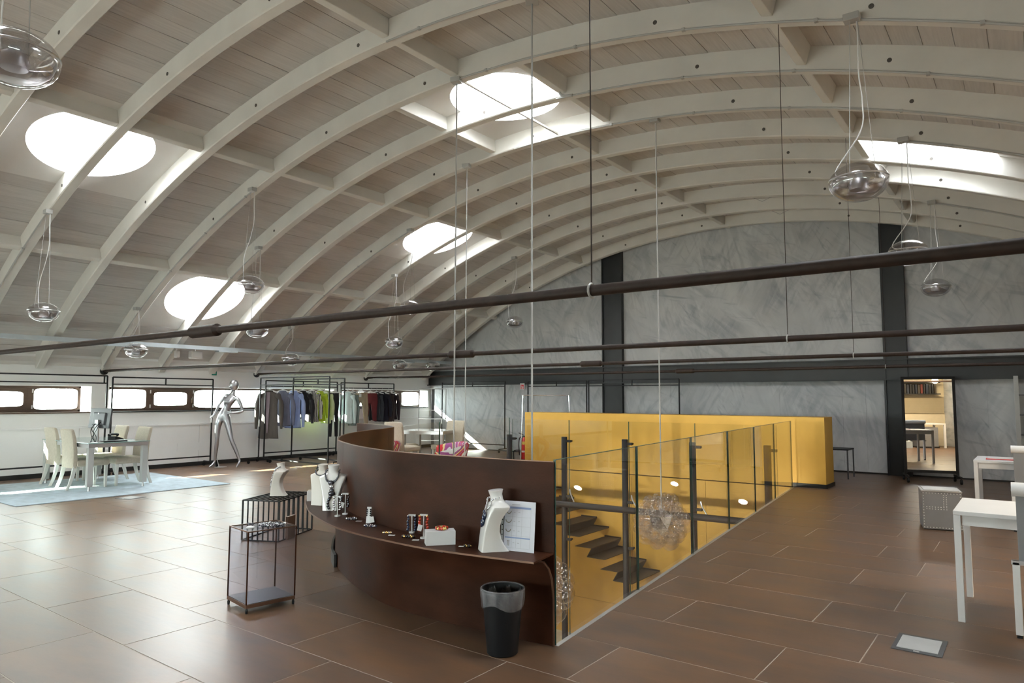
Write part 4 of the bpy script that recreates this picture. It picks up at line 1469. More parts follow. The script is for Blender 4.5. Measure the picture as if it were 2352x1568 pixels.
# ------------------------------------------------------------------ garments on hangers
hang_me = None
def hanger_mesh():
    mb = MB()
    mb.loft([[(x, -0.008, z) for x, z in ((0, -0.06), (0.20, -0.135), (0.205, -0.150), (0.03, -0.115), (-0.03, -0.115), (-0.205, -0.150), (-0.20, -0.135))],
             [(x, 0.008, z) for x, z in ((0, -0.06), (0.20, -0.135), (0.205, -0.150), (0.03, -0.115), (-0.03, -0.115), (-0.205, -0.150), (-0.20, -0.135))]])
    hk = [(0, 0, -0.065), (0, 0, -0.02)] + [(0.018 * math.sin(a) , 0, 0.0 - 0.0 + 0.018 * (1 - math.cos(a)) - 0.02 + 0.0) for a in (0.6, 1.4, 2.2, 3.0, 3.8)]
    mb.tube(hk, 0.003, 5)
    return mb.mesh('hanger', M_white, bevel=0.0)
hang_me = hanger_mesh()
def fabric(name, col, var=0.10, stripes=False):
    M = mat(name, col, 0.85, var=var, scale=9, stretch=(3, 3, 0.6), bump=0.3, bscale=40)
    if stripes:
        N, L = M.node_tree.nodes, M.node_tree.links
        tc = N.new('ShaderNodeTexCoord')
        wv = N.new('ShaderNodeTexWave')
        wv.inputs['Scale'].default_value = 9.0
        wv.inputs['Distortion'].default_value = 2.2
        wv.inputs['Detail Scale'].default_value = 0.7
        rp = N.new('ShaderNodeValToRGB')
        rp.color_ramp.interpolation = 'CONSTANT'
        rp.color_ramp.elements[0].color = (0.03, 0.03, 0.03, 1)
        rp.color_ramp.elements[1].position = 0.42
        rp.color_ramp.elements[1].color = (0.62, 0.62, 0.58, 1)
        L.new(tc.outputs['Object'], wv.inputs['Vector'])
        L.new(wv.outputs['Fac'], rp.inputs[0])
        L.new(rp.outputs[0], N['Principled BSDF'].inputs['Base Color'])
    return M
def top_garment(x, y, z, rz, L, W, m, label, sleeve=0.55, lining=None, cat='shirt', name='shirt', collar=True, group=None):
    t = thing(name, label, cat, (x, y, z), rz, group)
    put('hanger', hang_me, t)
    ph = random.uniform(0, 6)
    rings = []
    zz = [-0.11, -0.145, -0.20, -0.28, -0.45, -0.45 - (L - 0.45) * 0.5, -L]
    ww = [0.055, W * 0.26, W * 0.42, W * 0.40, W * 0.37, W * 0.40, W * 0.46]
    tt = [0.045, 0.045, 0.045, 0.055, 0.05, 0.05, 0.06]
    for i, (z_, w, th_) in enumerate(zip(zz, ww, tt)):
        ring = []
        for q in range(36):
            a = 2 * PI * q / 36
            fold = 1 + (0.22 * min(1, i / 4)) * math.sin(5 * a + ph + i * 0.3) * (i / 6)
            ring.append((w * math.cos(a), th_ * math.sin(a) * fold, z_ + (0.012 * math.sin(3 * a + ph) if i == 6 else 0)))
        rings.append(ring)
    MB().loft(rings).build('body', m, t, smooth=60)
    for s in (-1, 1):
        pts = [(s * W * 0.34, 0, -0.19), (s * W * 0.46, 0.0, -0.27), (s * W * 0.53, 0.02, -0.42), (s * W * 0.56, 0.01, -0.165 - sleeve)]
        MB().tube(catmull(pts, 4), [0.055 + 0.012 * math.sin(0.9 * q) - 0.0012 * q for q in range(13)], 10).build('sleeve', m, t, smooth=60)
    if collar:
        MB().torus((0, 0, -0.115), 0.062, 0.02, 20, 8, M=Matrix.Diagonal((1.1, 0.7, 1.0))).build('collar', m, t, smooth=True)
    if lining:
        MB().slab([(-0.045, -0.14), (0.045, -0.14), (0.035, -0.5), (0.008, -L * 0.9), (-0.02, -L * 0.9), (-0.05, -0.5)], 1, -0.075, -0.060).build('lining', lining, t, bevel=0.004)
    return t
def trousers(x, y, z, rz, L, W, m, label, gap=0.05, name='trousers', taglabel=False):
    t = thing(name, label, 'trousers', (x, y, z), rz)
    put('hanger', hang_me, t)
    mb = MB()
    ring = lambda cx_, w, th_, z_, ph: [(cx_ + w * math.cos(2 * PI * q / 20), th_ * math.sin(2 * PI * q / 20) * (1 + 0.15 * math.sin(6 * PI * q / 20 + ph)), z_) for q in range(20)]
    mb.loft([ring(0, W * 0.44, 0.03, -0.13, 0), ring(0, W * 0.45, 0.035, -0.18, 0), ring(0, W * 0.48, 0.045, -0.32, 1), ring(0, W * 0.49, 0.05, -0.40, 1)])
    for s in (-1, 1):
        mb.loft([ring(s * W * 0.24, W * 0.25, 0.05, -0.36, 1), ring(s * W * (0.27 + gap), W * 0.20, 0.045, -0.55, 2), ring(s * W * (0.32 + gap), W * 0.13, 0.04, -L, 3)])
    mb.build('cloth', m, t, smooth=60)
    MB().lathe([(0.99, -0.155), (1.02, -0.155), (1.02, -0.125), (0.99, -0.125), (0.99, -0.155)], 24, sx=W * 0.45, sy=0.034).build('waistband', m, t, smooth=40)
    if taglabel:
        MB().bb((-0.03, -0.062, -0.25), (0.03, -0.058, -0.16)).build('paper_tag', M_white, t)
    return t
GR_ = 0.645
zr = 1.742
X0 = -14.22
GW, GD = 'clothes on the window rack', 'clothes on the trouser rack'
top_garment(X0, 9.50, zr, GR_, 1.20, 0.52, fabric('taupe_wool', (0.075, 0.066, 0.058, 1)), 'long taupe coat with mauve lining at the left end', 0.82, fabric('mauve_lining', (0.20, 0.16, 0.18, 1)), 'coat', 'coat', group=GW)
top_garment(X0, 9.86, zr, GR_, 0.92, 0.46, fabric('slate_blue', (0.13, 0.14, 0.20, 1)), 'slate blue hooded top beside the taupe coat', 0.75, group=GW)
top_garment(X0, 10.16, zr, GR_, 0.98, 0.44, fabric('light_blue', (0.28, 0.36, 0.60, 1)), 'light blue shirt in the middle of the window rack', 0.80, group=GW)
top_garment(X0, 10.42, zr, GR_, 0.66, 0.44, fabric('black_jersey', (0.012, 0.011, 0.014, 1)), 'short black jersey top next to the light blue shirt', 0.72, group=GW)
top_garment(X0, 10.68, zr, GR_, 0.85, 0.42, fabric('striped_cotton', (0.4, 0.4, 0.4, 1), stripes=True), 'black and white striped blouse on the window rack', 0.62, group=GW)
top_garment(X0, 10.93, zr, GR_, 0.84, 0.34, fabric('lime_silk', (0.40, 0.52, 0.03, 1)), 'lime green top beside the striped blouse', 0.60, group=GW)
top_garment(X0, 11.13, zr, GR_, 0.90, 0.28, fabric('pale_green', (0.52, 0.60, 0.35, 1)), 'pale green narrow top at the right of the window rack', 0.66, group=GW)
trousers(X0, 11.36, zr - 0.02, 1.3, 1.22, 0.30, fabric('black_twill', (0.014, 0.014, 0.017, 1)), 'long black trousers at the right end of the window rack', -0.04)
z5 = 1.728
top_garment(X0, 11.80, z5, GR_, 0.90, 0.34, fabric('mint_white', (0.62, 0.74, 0.74, 1)), 'pale mint shirt at the left end of the trouser rack', 0.74, group=GD)
top_garment(X0, 11.97, z5, GR_, 0.96, 0.24, fabric('sage', (0.20, 0.25, 0.24, 1)), 'sage green narrow garment beside the beige trousers', 0.76, group=GD)
trousers(X0, 12.24, z5 + 0.02, GR_, 0.97, 0.40, fabric('beige_twill', (0.30, 0.235, 0.16, 1)), 'beige trousers with a white paper tag', 0.06, taglabel=True)
trousers(X0, 12.58, z5, GR_, 0.86, 0.40, fabric('burgundy', (0.10, 0.008, 0.012, 1)), 'burgundy trousers in the middle of the trouser rack', -0.02)
top_garment(X0, 12.78, z5, GR_, 0.84, 0.30, fabric('charcoal_knit', (0.03, 0.035, 0.045, 1)), 'charcoal narrow top between burgundy trousers and navy top', 0.7, group=GD)
top_garment(X0, 12.98, z5, GR_, 0.88, 0.44, fabric('navy_velvet', (0.005, 0.004, 0.014, 1)), 'navy velvet top on the trouser rack', 0.6, group=GD)
top_garment(X0, 13.20, z5, GR_, 0.90, 0.28, fabric('brown_stripe', (0.05, 0.035, 0.035, 1)), 'dark brown narrow shirt before the plum top', 0.72, group=GD)
top_garment(X0, 13.34, z5, GR_, 0.84, 0.36, fabric('plum', (0.020, 0.010, 0.016, 1)), 'plum black top at the right end of the trouser rack', 0.70, group=GD)

# ------------------------------------------------------------------ silver mannequin
def mannequin():
    t = thing('mannequin', 'silver female mannequin with one hand on the hip', 'mannequin', (-13.83, 8.23, 0), math.atan2(0.60168805, 0.79872789))
    me = bpy.data.meshes.new('skin')
    V, E, Rr = [], [], []
    def ch(pts, start=None):
        prev = start
        for x, y, z, r in pts:
            V.append((x, y, z)); Rr.append(r)
            if prev is not None:
                E.append((prev, len(V) - 1))
            prev = len(V) - 1
        return prev
    pel = ch([(-0.083, 0, 1.095, 0.108)])
    wai = ch([(-0.055, 0, 1.17, 0.100), (-0.025, 0, 1.25, 0.082), (0.012, 0.0, 1.36, 0.098), (0.050, 0.0, 1.45, 0.100)], pel)
    nb = ch([(0.085, 0.0, 1.525, 0.062), (0.108, 0.0, 1.58, 0.046), (0.122, -0.005, 1.66, 0.044)], wai)
    shL = ch([(-0.010, 0.04, 1.515, 0.062), (-0.062, 0.06, 1.525, 0.044)], wai)
    shR = ch([(0.165, -0.02, 1.475, 0.064), (0.232, -0.03, 1.452, 0.046)], wai)
    wl_ = ch([(-0.130, 0.08, 1.45, 0.038), (-0.212, 0.09, 1.334, 0.030), (-0.245, 0.07, 1.24, 0.029), (-0.283, 0.04, 1.135, 0.021), (-0.30, 0.03, 1.105, 0.024)], shL)
    wr_ = ch([(0.285, -0.02, 1.33, 0.038), (0.340, 0.0, 1.190, 0.031), (0.26, -0.07, 1.160, 0.030), (0.150, -0.12, 1.158, 0.021), (0.115, -0.125, 1.168, 0.024)], shR)
    # fingers
    for q, (dx, dz, l) in enumerate(((-0.9, -0.42, 0.075), (-0.85, -0.55, 0.082), (-0.78, -0.66, 0.078), (-0.66, -0.78, 0.062))):
        ch([(-0.318 + 0.0, 0.03 - 0.018 * (q - 1.5), 1.094 - 0.004 * q, 0.0095), (-0.318 + dx * l * 0.5, 0.03 - 0.02 * (q - 1.5), 1.094 + dz * l * 0.5, 0.0085), (-0.318 + dx * l, 0.03 - 0.02 * (q - 1.5), 1.094 + dz * l * 1.15, 0.007)], wl_)
    ch([(-0.296, -0.005, 1.088, 0.010), (-0.312, -0.022, 1.058, 0.008)], wl_)
    for q, (dx, dz, l) in enumerate(((-0.95, 0.25, 0.07), (-0.98, 0.05, 0.075), (-0.98, -0.12, 0.072), (-0.95, -0.3, 0.058))):
        ch([(0.092, -0.128, 1.178 - 0.012 * q, 0.0095), (0.092 + dx * l * 0.55, -0.124, 1.178 - 0.012 * q + dz * l * 0.5, 0.0085), (0.092 + dx * l, -0.108, 1.178 - 0.012 * q + dz * l, 0.007)], wr_)
    ch([(0.118, -0.13, 1.196, 0.010), (0.098, -0.128, 1.224, 0.008)], wr_)
    # legs
    ch([(-0.158, 0, 1.01, 0.082), (-0.188, -0.01, 0.86, 0.066), (-0.192, -0.02, 0.70, 0.054), (-0.188, -0.025, 0.590, 0.044), (-0.205, 0.0, 0.46, 0.046), (-0.228, 0.015, 0.28, 0.036), (-0.238, 0.02, 0.125, 0.026), (-0.258, -0.02, 0.075, 0.026), (-0.292, -0.075, 0.026, 0.020), (-0.310, -0.10, 0.018, 0.014)], pel)
    ch([(-0.004, 0, 1.005, 0.082), (0.040, -0.01, 0.86, 0.066), (0.084, -0.02, 0.70, 0.054), (0.117, -0.025, 0.580, 0.044), (0.168, 0.0, 0.45, 0.046), (0.240, 0.015, 0.28, 0.036), (0.290, 0.02, 0.135, 0.026), (0.292, -0.03, 0.085, 0.026), (0.288, -0.11, 0.026, 0.022), (0.286, -0.14, 0.018, 0.014)], pel)
    me.from_pydata(V, E, [])
    ob = bpy.data.objects.new('skin', me)
    C.objects.link(ob)
    sk = ob.modifiers.new('skin', 'SKIN')
    sk.use_smooth_shade = True
    for i, sv_ in enumerate(me.skin_vertices[0].data):
        sv_.radius = (Rr[i], Rr[i])
        sv_.use_root = (i == 0)
    sb = ob.modifiers.new('sub', 'SUBSURF')
    sb.levels = sb.render_levels = 2
    dg = bpy.context.evaluated_depsgraph_get()
    ev = bpy.data.meshes.new_from_object(ob.evaluated_get(dg))
    bpy.data.objects.remove(ob)
    bm = bmesh.new()
    bm.from_mesh(ev)
    def bulge(c, r, push):
        c, push = Vector(c), Vector(push)
        for v_ in bm.verts:
            k_ = (v_.co - c).length / r
            if k_ < 1:
                v_.co += push * (1 - k_ * k_) ** 2
    # flatten the trunk front to back a little, then bust, seat, calves
    for v_ in bm.verts:
        if 0.98 < v_.co.z < 1.56 and -0.2 < v_.co.x < 0.24 and abs(v_.co.y) < 0.15:
            v_.co.y *= 0.88
    bulge((-0.035, -0.085, 1.405), 0.085, (-0.006, -0.048, -0.004))
    bulge((0.085, -0.09, 1.385), 0.085, (0.006, -0.048, -0.004))
    bulge((-0.12, 0.09, 1.04), 0.13, (0, 0.035, 0))
    bulge((-0.02, 0.09, 1.03), 0.13, (0, 0.035, 0))
    # head, turned to the left of the picture
    hb = bmesh.new()
    bmesh.ops.create_uvsphere(hb, u_segments=28, v_segments=20, radius=1.0)
    for v_ in hb.verts:
        x, y, z = v_.co
        # local: -y is the face
        w = 0.073 * (1.0 - 0.22 * max(0, -z) ** 1.5)
        dpt = 0.098 * (1.0 - 0.12 * max(0, -z))
        p = Vector((x * w, y * dpt, z * 0.122))
        fx, fz = x, z
        if y < 0:
            g = lambda a, b, s1, s2: math.exp(-((fx - a) / s1) ** 2 - ((fz - b) / s2) ** 2)
            p.y -= 0.022 * g(0, -0.12, 0.13, 0.22)           # nose
            p.y -= 0.010 * g(0, -0.80, 0.35, 0.15)           # chin
            p.y -= 0.006 * g(0, -0.48, 0.25, 0.07)           # lips
            p.y += 0.010 * (g(0.36, 0.08, 0.17, 0.10) + g(-0.36, 0.08, 0.17, 0.10))   # eye sockets
            p.y -= 0.004 * (g(0.36, 0.24, 0.2, 0.06) + g(-0.36, 0.24, 0.2, 0.06))     # brows
        for sx in (-1, 1):                                    # ears
            d2 = ((x - sx) / 0.25) ** 2 + ((y - 0.12) / 0.16) ** 2 + ((z + 0.02) / 0.24) ** 2
            p.x += sx * 0.012 * math.exp(-d2)
        v_.co = p
    Mh = Matrix.Translation((0.132, -0.012, 1.742)) @ Matrix.Rotation(-0.85, 4, 'Z') @ Matrix.Rotation(0.10, 4, 'X')
    bmesh.ops.transform(hb, matrix=Mh, verts=hb.verts)
    tmp = bpy.data.meshes.new('h')
    hb.to_mesh(tmp)
    bm.from_mesh(tmp)
    hb.free()
    out_me = bpy.data.meshes.new('body')
    bm.to_mesh(out_me)
    bm.free()
    out_me.materials.clear()
    out_me.materials.append(M_silver)
    out_me.polygons.foreach_set('use_smooth', [True] * len(out_me.polygons))
    b = put('body', out_me, t)
    MB().tube([(0.245, 0.02, 0.05), (0.30, 0.02, 0.125)], 0.010, 8).build('heel', M_silver, t)
    MB().tube([(-0.232, 0.035, 0.0), (-0.238, 0.02, 0.12)], 0.009, 8).build('heel', M_silver, t)
    mb = MB()
    mb.tube([(-0.16, 0.05, 0.015), (-0.205, 0.03, 0.20)], 0.008, 8)
    mb.lathe([(0, 0), (0.13, 0), (0.13, 0.008), (0, 0.010)], 28, (-0.13, 0.06, 0.0))
    mb.build('support', M_alu, t, smooth=30)
mannequin()

# ------------------------------------------------------------------ glass display case on the floor
t = thing('display_case', 'small glass display case on feet in the left foreground', 'display case', (-4.555, 3.025, 0), -0.16)
hx, hy, hz = 0.165, 0.182, 0.555
MB().bb((-hx, -hy, 0.035), (hx, hy, 0.060)).build('base', M_rustedge, t, bevel=0.002)
MB().bb((-hx + 0.006, -hy + 0.006, 0.060), (hx - 0.006, hy - 0.006, 0.063)).build('base_panel', M_darkgrey, t)
for sx in (-1, 1):
    for sy in (-1, 1):
        MB().bar((sx * (hx - 0.004), sy * (hy - 0.004), 0.06), (sx * (hx - 0.004), sy * (hy - 0.004), hz), 0.008).build('upright', M_rust, t)
        MB().lathe([(0, 0), (0.008, 0), (0.010, 0.02), (0.006, 0.036), (0, 0.036)], 8, (sx * (hx - 0.01), sy * (hy - 0.01), 0)).build('foot', M_black, t)
for sx in (-1, 1):
    MB().bar((sx * (hx - 0.004), -hy, hz), (sx * (hx - 0.004), hy, hz), 0.008).build('top_frame', M_rustedge, t)
    MB().bar((-hx, sx * (hy - 0.004), hz), (hx, sx * (hy - 0.004), hz), 0.008).build('top_frame', M_rustedge, t)
MB().bb((-hx + 0.008, -hy + 0.008, hz - 0.002), (hx - 0.008, hy - 0.008, hz + 0.002)).build('top_pane', M_case_glass, t)
for s in (-1, 1):
    MB().bb((-hx + 0.008, s * (hy - 0.006) - 0.0015, 0.064), (hx - 0.008, s * (hy - 0.006) + 0.0015, hz - 0.005)).build('pane', M_case_glass, t)
    MB().bb((s * (hx - 0.006) - 0.0015, -hy + 0.01, 0.064), (s * (hx - 0.006) + 0.0015, hy - 0.01, hz - 0.005)).build('pane', M_case_glass, t)
# beaded collar and a small white dish lying on the case
def heap(name, label, cat, loc, rz, n, sx, sy, r, m, extra=None):
    t = thing(name, label, cat, loc, rz)
    mb = MB()
    for q in range(n):
        a = 2 * PI * q / n * 3.0
        k_ = 0.55 + 0.45 * math.sin(q * 1.7)
        rr = random.uniform(0.6, 1.25) * r
        mb.ball((sx * math.cos(a) * k_, sy * math.sin(a) * (0.6 + 0.4 * math.cos(q)), rr), rr, 8, 5)
    stuff(mb.build('beads', m, t, smooth=180))
    if extra:
        mb = MB()
        for q in range(n // 3):
            rr = random.uniform(0.8, 1.4) * r
            mb.ball((random.uniform(-sx, sx) * 0.8, random.uniform(-sy, sy) * 0.8, rr * 1.6), rr, 8, 5)
        stuff(mb.build('beads', extra, t, smooth=180))
    return t
zc = hz + 0.0045
heap('beaded_collar', 'grey and black beaded collar on the glass display case', 'necklace', (-4.50, 3.06, zc), 0.2, 90, 0.10, 0.085, 0.007, M_gunmetal, M_silverbead)
heap('bead_bracelet', 'small dark bead bracelet at the left of the glass case top', 'bracelet', (-4.655, 2.98, zc), 0.0, 18, 0.035, 0.025, 0.006, M_gunmetal)
t = thing('white_dish', 'small round white dish at the front of the glass case', 'dish', (-4.53, 2.905, zc))
MB().lathe([(0, 0), (0.026, 0), (0.03, 0.006), (0.026, 0.012), (0, 0.012)], 20).build('dish', M_white, t, smooth=40)

# ------------------------------------------------------------------ black cage table
t = thing('cage_table', 'low black cage table of slim bars behind the glass case', 'cage table', (-6.66, 4.61, 0), 0.44)
hx, hy, hz = 0.21, 0.355, 0.42
for z in (0.006, hz - 0.006):
    for s in (-1, 1):
        MB().bar((-hx, s * hy, z), (hx, s * hy, z), 0.012).build('frame_bar', M_black, t)
        MB().bar((s * hx, -hy, z), (s * hx, hy, z), 0.012).build('frame_bar', M_black, t)
for q in range(8):
    x = -hx + 2 * hx * q / 7
    for s in (-1, 1):
        MB().bar((x, s * hy, 0.006), (x, s * hy, hz - 0.006), 0.011 if 0 < q < 7 else 0.014).build('upright_bar', M_black, t)
    if 0 < q < 7:
        MB().bar((x, -hy, hz - 0.006), (x, hy, hz - 0.006), 0.011).build('top_bar', M_black, t)
for q in range(1, 7):
    y = -hy + 2 * hy * q / 7
    MB().bar((hx, y, 0.006), (hx, y, hz - 0.006), 0.011).build('upright_bar', M_black, t)
t = thing('brown_book', 'brown cloth-bound book standing against the cage table', 'book', (-6.395, 4.575, 0.0), 0.44)
MB().bb((-0.015, -0.075, 0), (0.015, 0.075, 0.235)).build('cover', M_brownbook, t, bevel=0.002)
MB().bb((-0.011, -0.070, 0.231), (0.011, 0.076, 0.2365)).build('pages', M_bustlinen, t)

# ------------------------------------------------------------------ jewellery busts
def bust(name, label, loc, rz, m, s=1.0, hh=1.0):
    """neck stand facing -y: wide shoulders, thin curved back"""
    t = thing(name, label, 'necklace stand', loc, rz)
    fb = [(0.00, -0.090, 0.088, 0.064, 10), (0.015, -0.088, 0.074, 0.064, 10), (0.04, -0.085, 0.055, 0.065, 10), (0.08, -0.080, 0.036, 0.067, 10), (0.12, -0.074, 0.026, 0.071, 10), (0.16, -0.066, 0.026, 0.078, 10),
          (0.20, -0.056, 0.036, 0.089, 10), (0.235, -0.045, 0.056, 0.101, 10), (0.262, -0.035, 0.078, 0.112, 9), (0.274, -0.029, 0.083, 0.112, 8), (0.284, -0.024, 0.082, 0.090, 4), (0.295, -0.021, 0.070, 0.062, 2.6), (0.312, -0.021, 0.058, 0.046, 2.1),
          (0.340, -0.026, 0.052, 0.042, 2), (0.362, -0.034, 0.056, 0.047, 2), (0.368, -0.036, 0.058, 0.049, 2), (0.369, -0.028, 0.050, 0.040, 2)]
    spec = [(z, (a + b) / 2, b - a, w, e) for z, a, b, w, e in fb]
    rings = []
    for z, y, d_, w, e in spec:
        ring = []
        for q in range(28):
            a = 2 * PI * q / 28
            c_, s_ = math.cos(a), math.sin(a)
            ring.append((math.copysign(abs(c_) ** (2 / e), c_) * w * s, (y + math.copysign(abs(s_) ** (2 / e), s_) * d_ / 2) * s, z * s * hh + (0.10 * (s_ * d_ / 2) if z > 0.33 else 0)))
        rings.append(ring)
    MB().loft(rings).build('stand', m, t, smooth=38)
    return t
def front_y(z):
    """front surface (local y) of a bust at height z"""
    zz = [0.0, 0.04, 0.12, 0.16, 0.20, 0.235, 0.262, 0.286, 0.312, 0.345]
    fy = [-0.090, -0.085, -0.074, -0.066, -0.056, -0.045, -0.035, -0.024, -0.021, -0.026]
    for a, b, p, q in zip(zz, zz[1:], fy, fy[1:]):
        if a <= z <= b:
            return p + (q - p) * (z - a) / (b - a)
    return fy[-1]
def necklace(name, label, loc, rz, strands, m, pend=None, s=1.0):
    t = thing(name, label, 'necklace', loc, rz)
    mb = MB()
    for zlow, r, jit in strands:
        n = int(0.42 / (r * 1.7))
        for q in range(n + 1):
            u = q / n
            a = PI * u
            z = 0.325 - (0.325 - zlow) * math.sin(a) ** 1.2
            x = 0.052 * math.cos(a) * (1 + 0.45 * math.sin(a))
            k_ = max(0.0, 1 - math.sin(a) / 0.42)
            y = (front_y(z) - r * 0.9) * (1 - k_) + 0.020 * k_ - 0.012 * math.sin(PI * min(1, math.sin(a) / 0.42)) * 1.6
            rr = r * random.uniform(0.8, 1.2)
            mb.ball((x * s + random.uniform(-jit, jit), y * s + random.uniform(-jit, 0) * 0.5, z * s), rr * s, 7, 5)
    stuff(mb.build('beads', m, t, smooth=180))
    if pend:
        for (x, z, rx, rz_, mm) in pend:
            MB().lathe([(rx * math.sin(PI * i / 6) if 0 < i < 6 else 0, -rz_ * math.cos(PI * i / 6)) for i in range(7)], 8, (x * s, (front_y(z) - 0.010) * s, z * s), sy=0.5).build('pendant', mm, t, smooth=True)
    return t
zsh = zs + 0.0012
# 1: bust at the right end of the shelf, facing left
rz1 = math.atan2(0.6017, 0.7987) - PI / 2 + 0.25
bust('necklace_bust', 'white necklace bust facing left beside the price sheet', (-2.735, 3.445, zsh), rz1, M_whitegloss)
necklace('blue_necklace', 'chunky blue stone necklace on the bust by the price sheet', (-2.735, 3.445, zsh), rz1, [(0.25, 0.0065, 0.001)], M_silverbead,
         [(-0.02, 0.225, 0.018, 0.022, M_gem_blue), (0.015, 0.215, 0.02, 0.026, M_gem_blue), (0.0, 0.195, 0.02, 0.03, M_gem_blue), (-0.012, 0.165, 0.017, 0.026, M_gem_blue), (0.014, 0.178, 0.016, 0.026, M_gem_blue)])
# 2: bust at the left of the shelf, facing the camera
rz2 = 0.62
bust('necklace_bust', 'white necklace bust facing forward at the left of the shelf', (-4.80, 3.845, zsh), rz2, M_whitegloss, 1.0)
necklace('flower_necklace', 'long gunmetal flower necklace hanging down the left bust', (-4.80, 3.845, zsh), rz2, [(0.235, 0.006, 0.002), (0.225, 0.006, 0.002)], M_gunmetal,
         [(0.0, 0.225, 0.026, 0.022, M_gunmetal), (0.0, 0.222, 0.012, 0.012, M_gem_blue), (0.008, 0.195, 0.020, 0.02, M_silverbead), (0.012, 0.165, 0.020, 0.02, M_gunmetal), (0.014, 0.14, 0.030, 0.022, M_gunmetal), (0.016, 0.138, 0.012, 0.012, M_gem_blue),
          (0.030, 0.135, 0.014, 0.012, M_gunmetal), (0.002, 0.115, 0.014, 0.018, M_gunmetal), (-0.008, 0.09, 0.012, 0.016, M_gunmetal), (-0.014, 0.065, 0.012, 0.016, M_gunmetal), (-0.012, 0.04, 0.013, 0.016, M_gunmetal), (-0.004, 0.022, 0.012, 0.012, M_gunmetal)])
# 3: bust behind it
bust('necklace_bust', 'pale necklace bust half hidden behind the left white bust', (-5.10, 3.965, zsh), 0.35, M_bustlinen, 0.94)
necklace('dark_necklace', 'dark collar necklace on the half hidden pale bust', (-5.10, 3.965, zsh), 0.35, [(0.27, 0.006, 0.001)], M_gunmetal, None, 0.94)
# 4: bust on the cage table facing left
rz4 = math.atan2(0.6017, 0.7987) - PI / 2 + 0.05
bust('necklace_bust', 'pale necklace bust leaning on the black cage table', (-6.68, 4.62, 0.4205), rz4, M_bustlinen, 0.96)
necklace('pearl_bib', 'silver pearl bib necklace on the cage table bust', (-6.68, 4.62, 0.4205), rz4, [(0.24, 0.008, 0.006), (0.20, 0.009, 0.01), (0.15, 0.009, 0.012), (0.10, 0.009, 0.012), (0.05, 0.008, 0.01)], M_silverbead, None, 0.96)

# price sheet in a clear sleeve leaning against the screen
t = thing('price_sheet', 'printed price sheet in a punched sleeve behind the right bust', 'price sheet', (-2.585, 3.50, zsh), math.atan2(0.03, 0.225) + 0.06)
Ms = Matrix.Rotation(-0.10, 3, 'X')
def on(mb, x0, x1, z0, z1, th_=0.0006, off=0.0):
    c_ = Vector(((x0 + x1) / 2, off, (z0 + z1) / 2))
    return mb.box(Ms @ c_, (x1 - x0, th_, z1 - z0), M=Ms)
W2, H2 = 0.105, 0.302
on(MB(), -W2, W2, 0.0, H2, 0.0016).build('sheet', M_paper, t)
on(MB(), -W2 - 0.022, -W2, 0.0, H2, 0.0012).build('punched_strip', M_conduit, t)
on(MB(), -W2 - 0.004, -W2, 0.0, H2, 0.0014, -0.0012).build('strip_edge', M_black, t)
mb = MB()
for q in range(9):
    z = 0.03 + q * 0.03
    on(mb, -W2 - 0.016, -W2 - 0.009, z, z + 0.007, 0.001, -0.0012)
mb.build('punch_holes', M_black, t)
on(MB(), -W2 + 0.025, W2 - 0.03, H2 - 0.047, H2 - 0.035, 0.0006, -0.0014).build('header_band', M_inkblue, t)
on(MB(), -W2 + 0.008, W2 - 0.03, 0.076, 0.084, 0.0006, -0.0014).build('header_band', M_inkblue, t)
mb = MB()
on(mb, -W2 + 0.05, -W2 + 0.105, H2 - 0.024, H2 - 0.0205, 0.0005, -0.0014)
for z in (0.205, 0.15, 0.092, 0.018):
    on(mb, -W2 + 0.008, W2 - 0.03, z, z + 0.0008, 0.0005, -0.0014)
for x in (-W2 + 0.008, -W2 + 0.055, -W2 + 0.085, -W2 + 0.12, W2 - 0.03):
    on(mb, x, x + 0.0008, 0.018, H2 - 0.036, 0.0005, -0.0014)
for z in (0.232, 0.178, 0.120, 0.048):
    for x in (-W2 + 0.063, -W2 + 0.095):
        on(mb, x, x + 0.012, z, z + 0.0025, 0.0005, -0.0014)
mb.build('ruled_lines', M_ink, t)
mb = MB()
for zc_, rr in ((0.240, 0.016), (0.188, 0.019), (0.130, 0.016)):
    pth = [Ms @ Vector((-W2 + 0.030 + rr * math.cos(a), -0.0015, zc_ + rr * math.sin(a))) for a in [PI * 1.0 + PI * q / 12 for q in range(13)]]
    mb.tube(pth, 0.0024, 5)
for x in (-W2 + 0.026, -W2 + 0.036):
    on(mb, x, x + 0.003, 0.030, 0.062, 0.0006, -0.0015)
    on(mb, x - 0.0015, x + 0.0045, 0.056, 0.062, 0.0006, -0.0016)
mb.build('printed_jewels', M_inkgold, t)

# white boxes
t = thing('white_plinth', 'white block on the shelf carrying a red bracelet', 'display block', (-3.125, 3.375, zsh), 0.87)
MB().bb((-0.095, -0.05, 0), (0.095, 0.05, 0.088)).build('block', M_white, t, bevel=0.002)
t = thing('white_plinth', 'white block at the far left end of the shelf', 'display block', (-5.33, 4.075, zsh), 0.8)
MB().bb((-0.07, -0.06, 0), (0.07, 0.06, 0.09)).build('block', M_white, t, bevel=0.002)

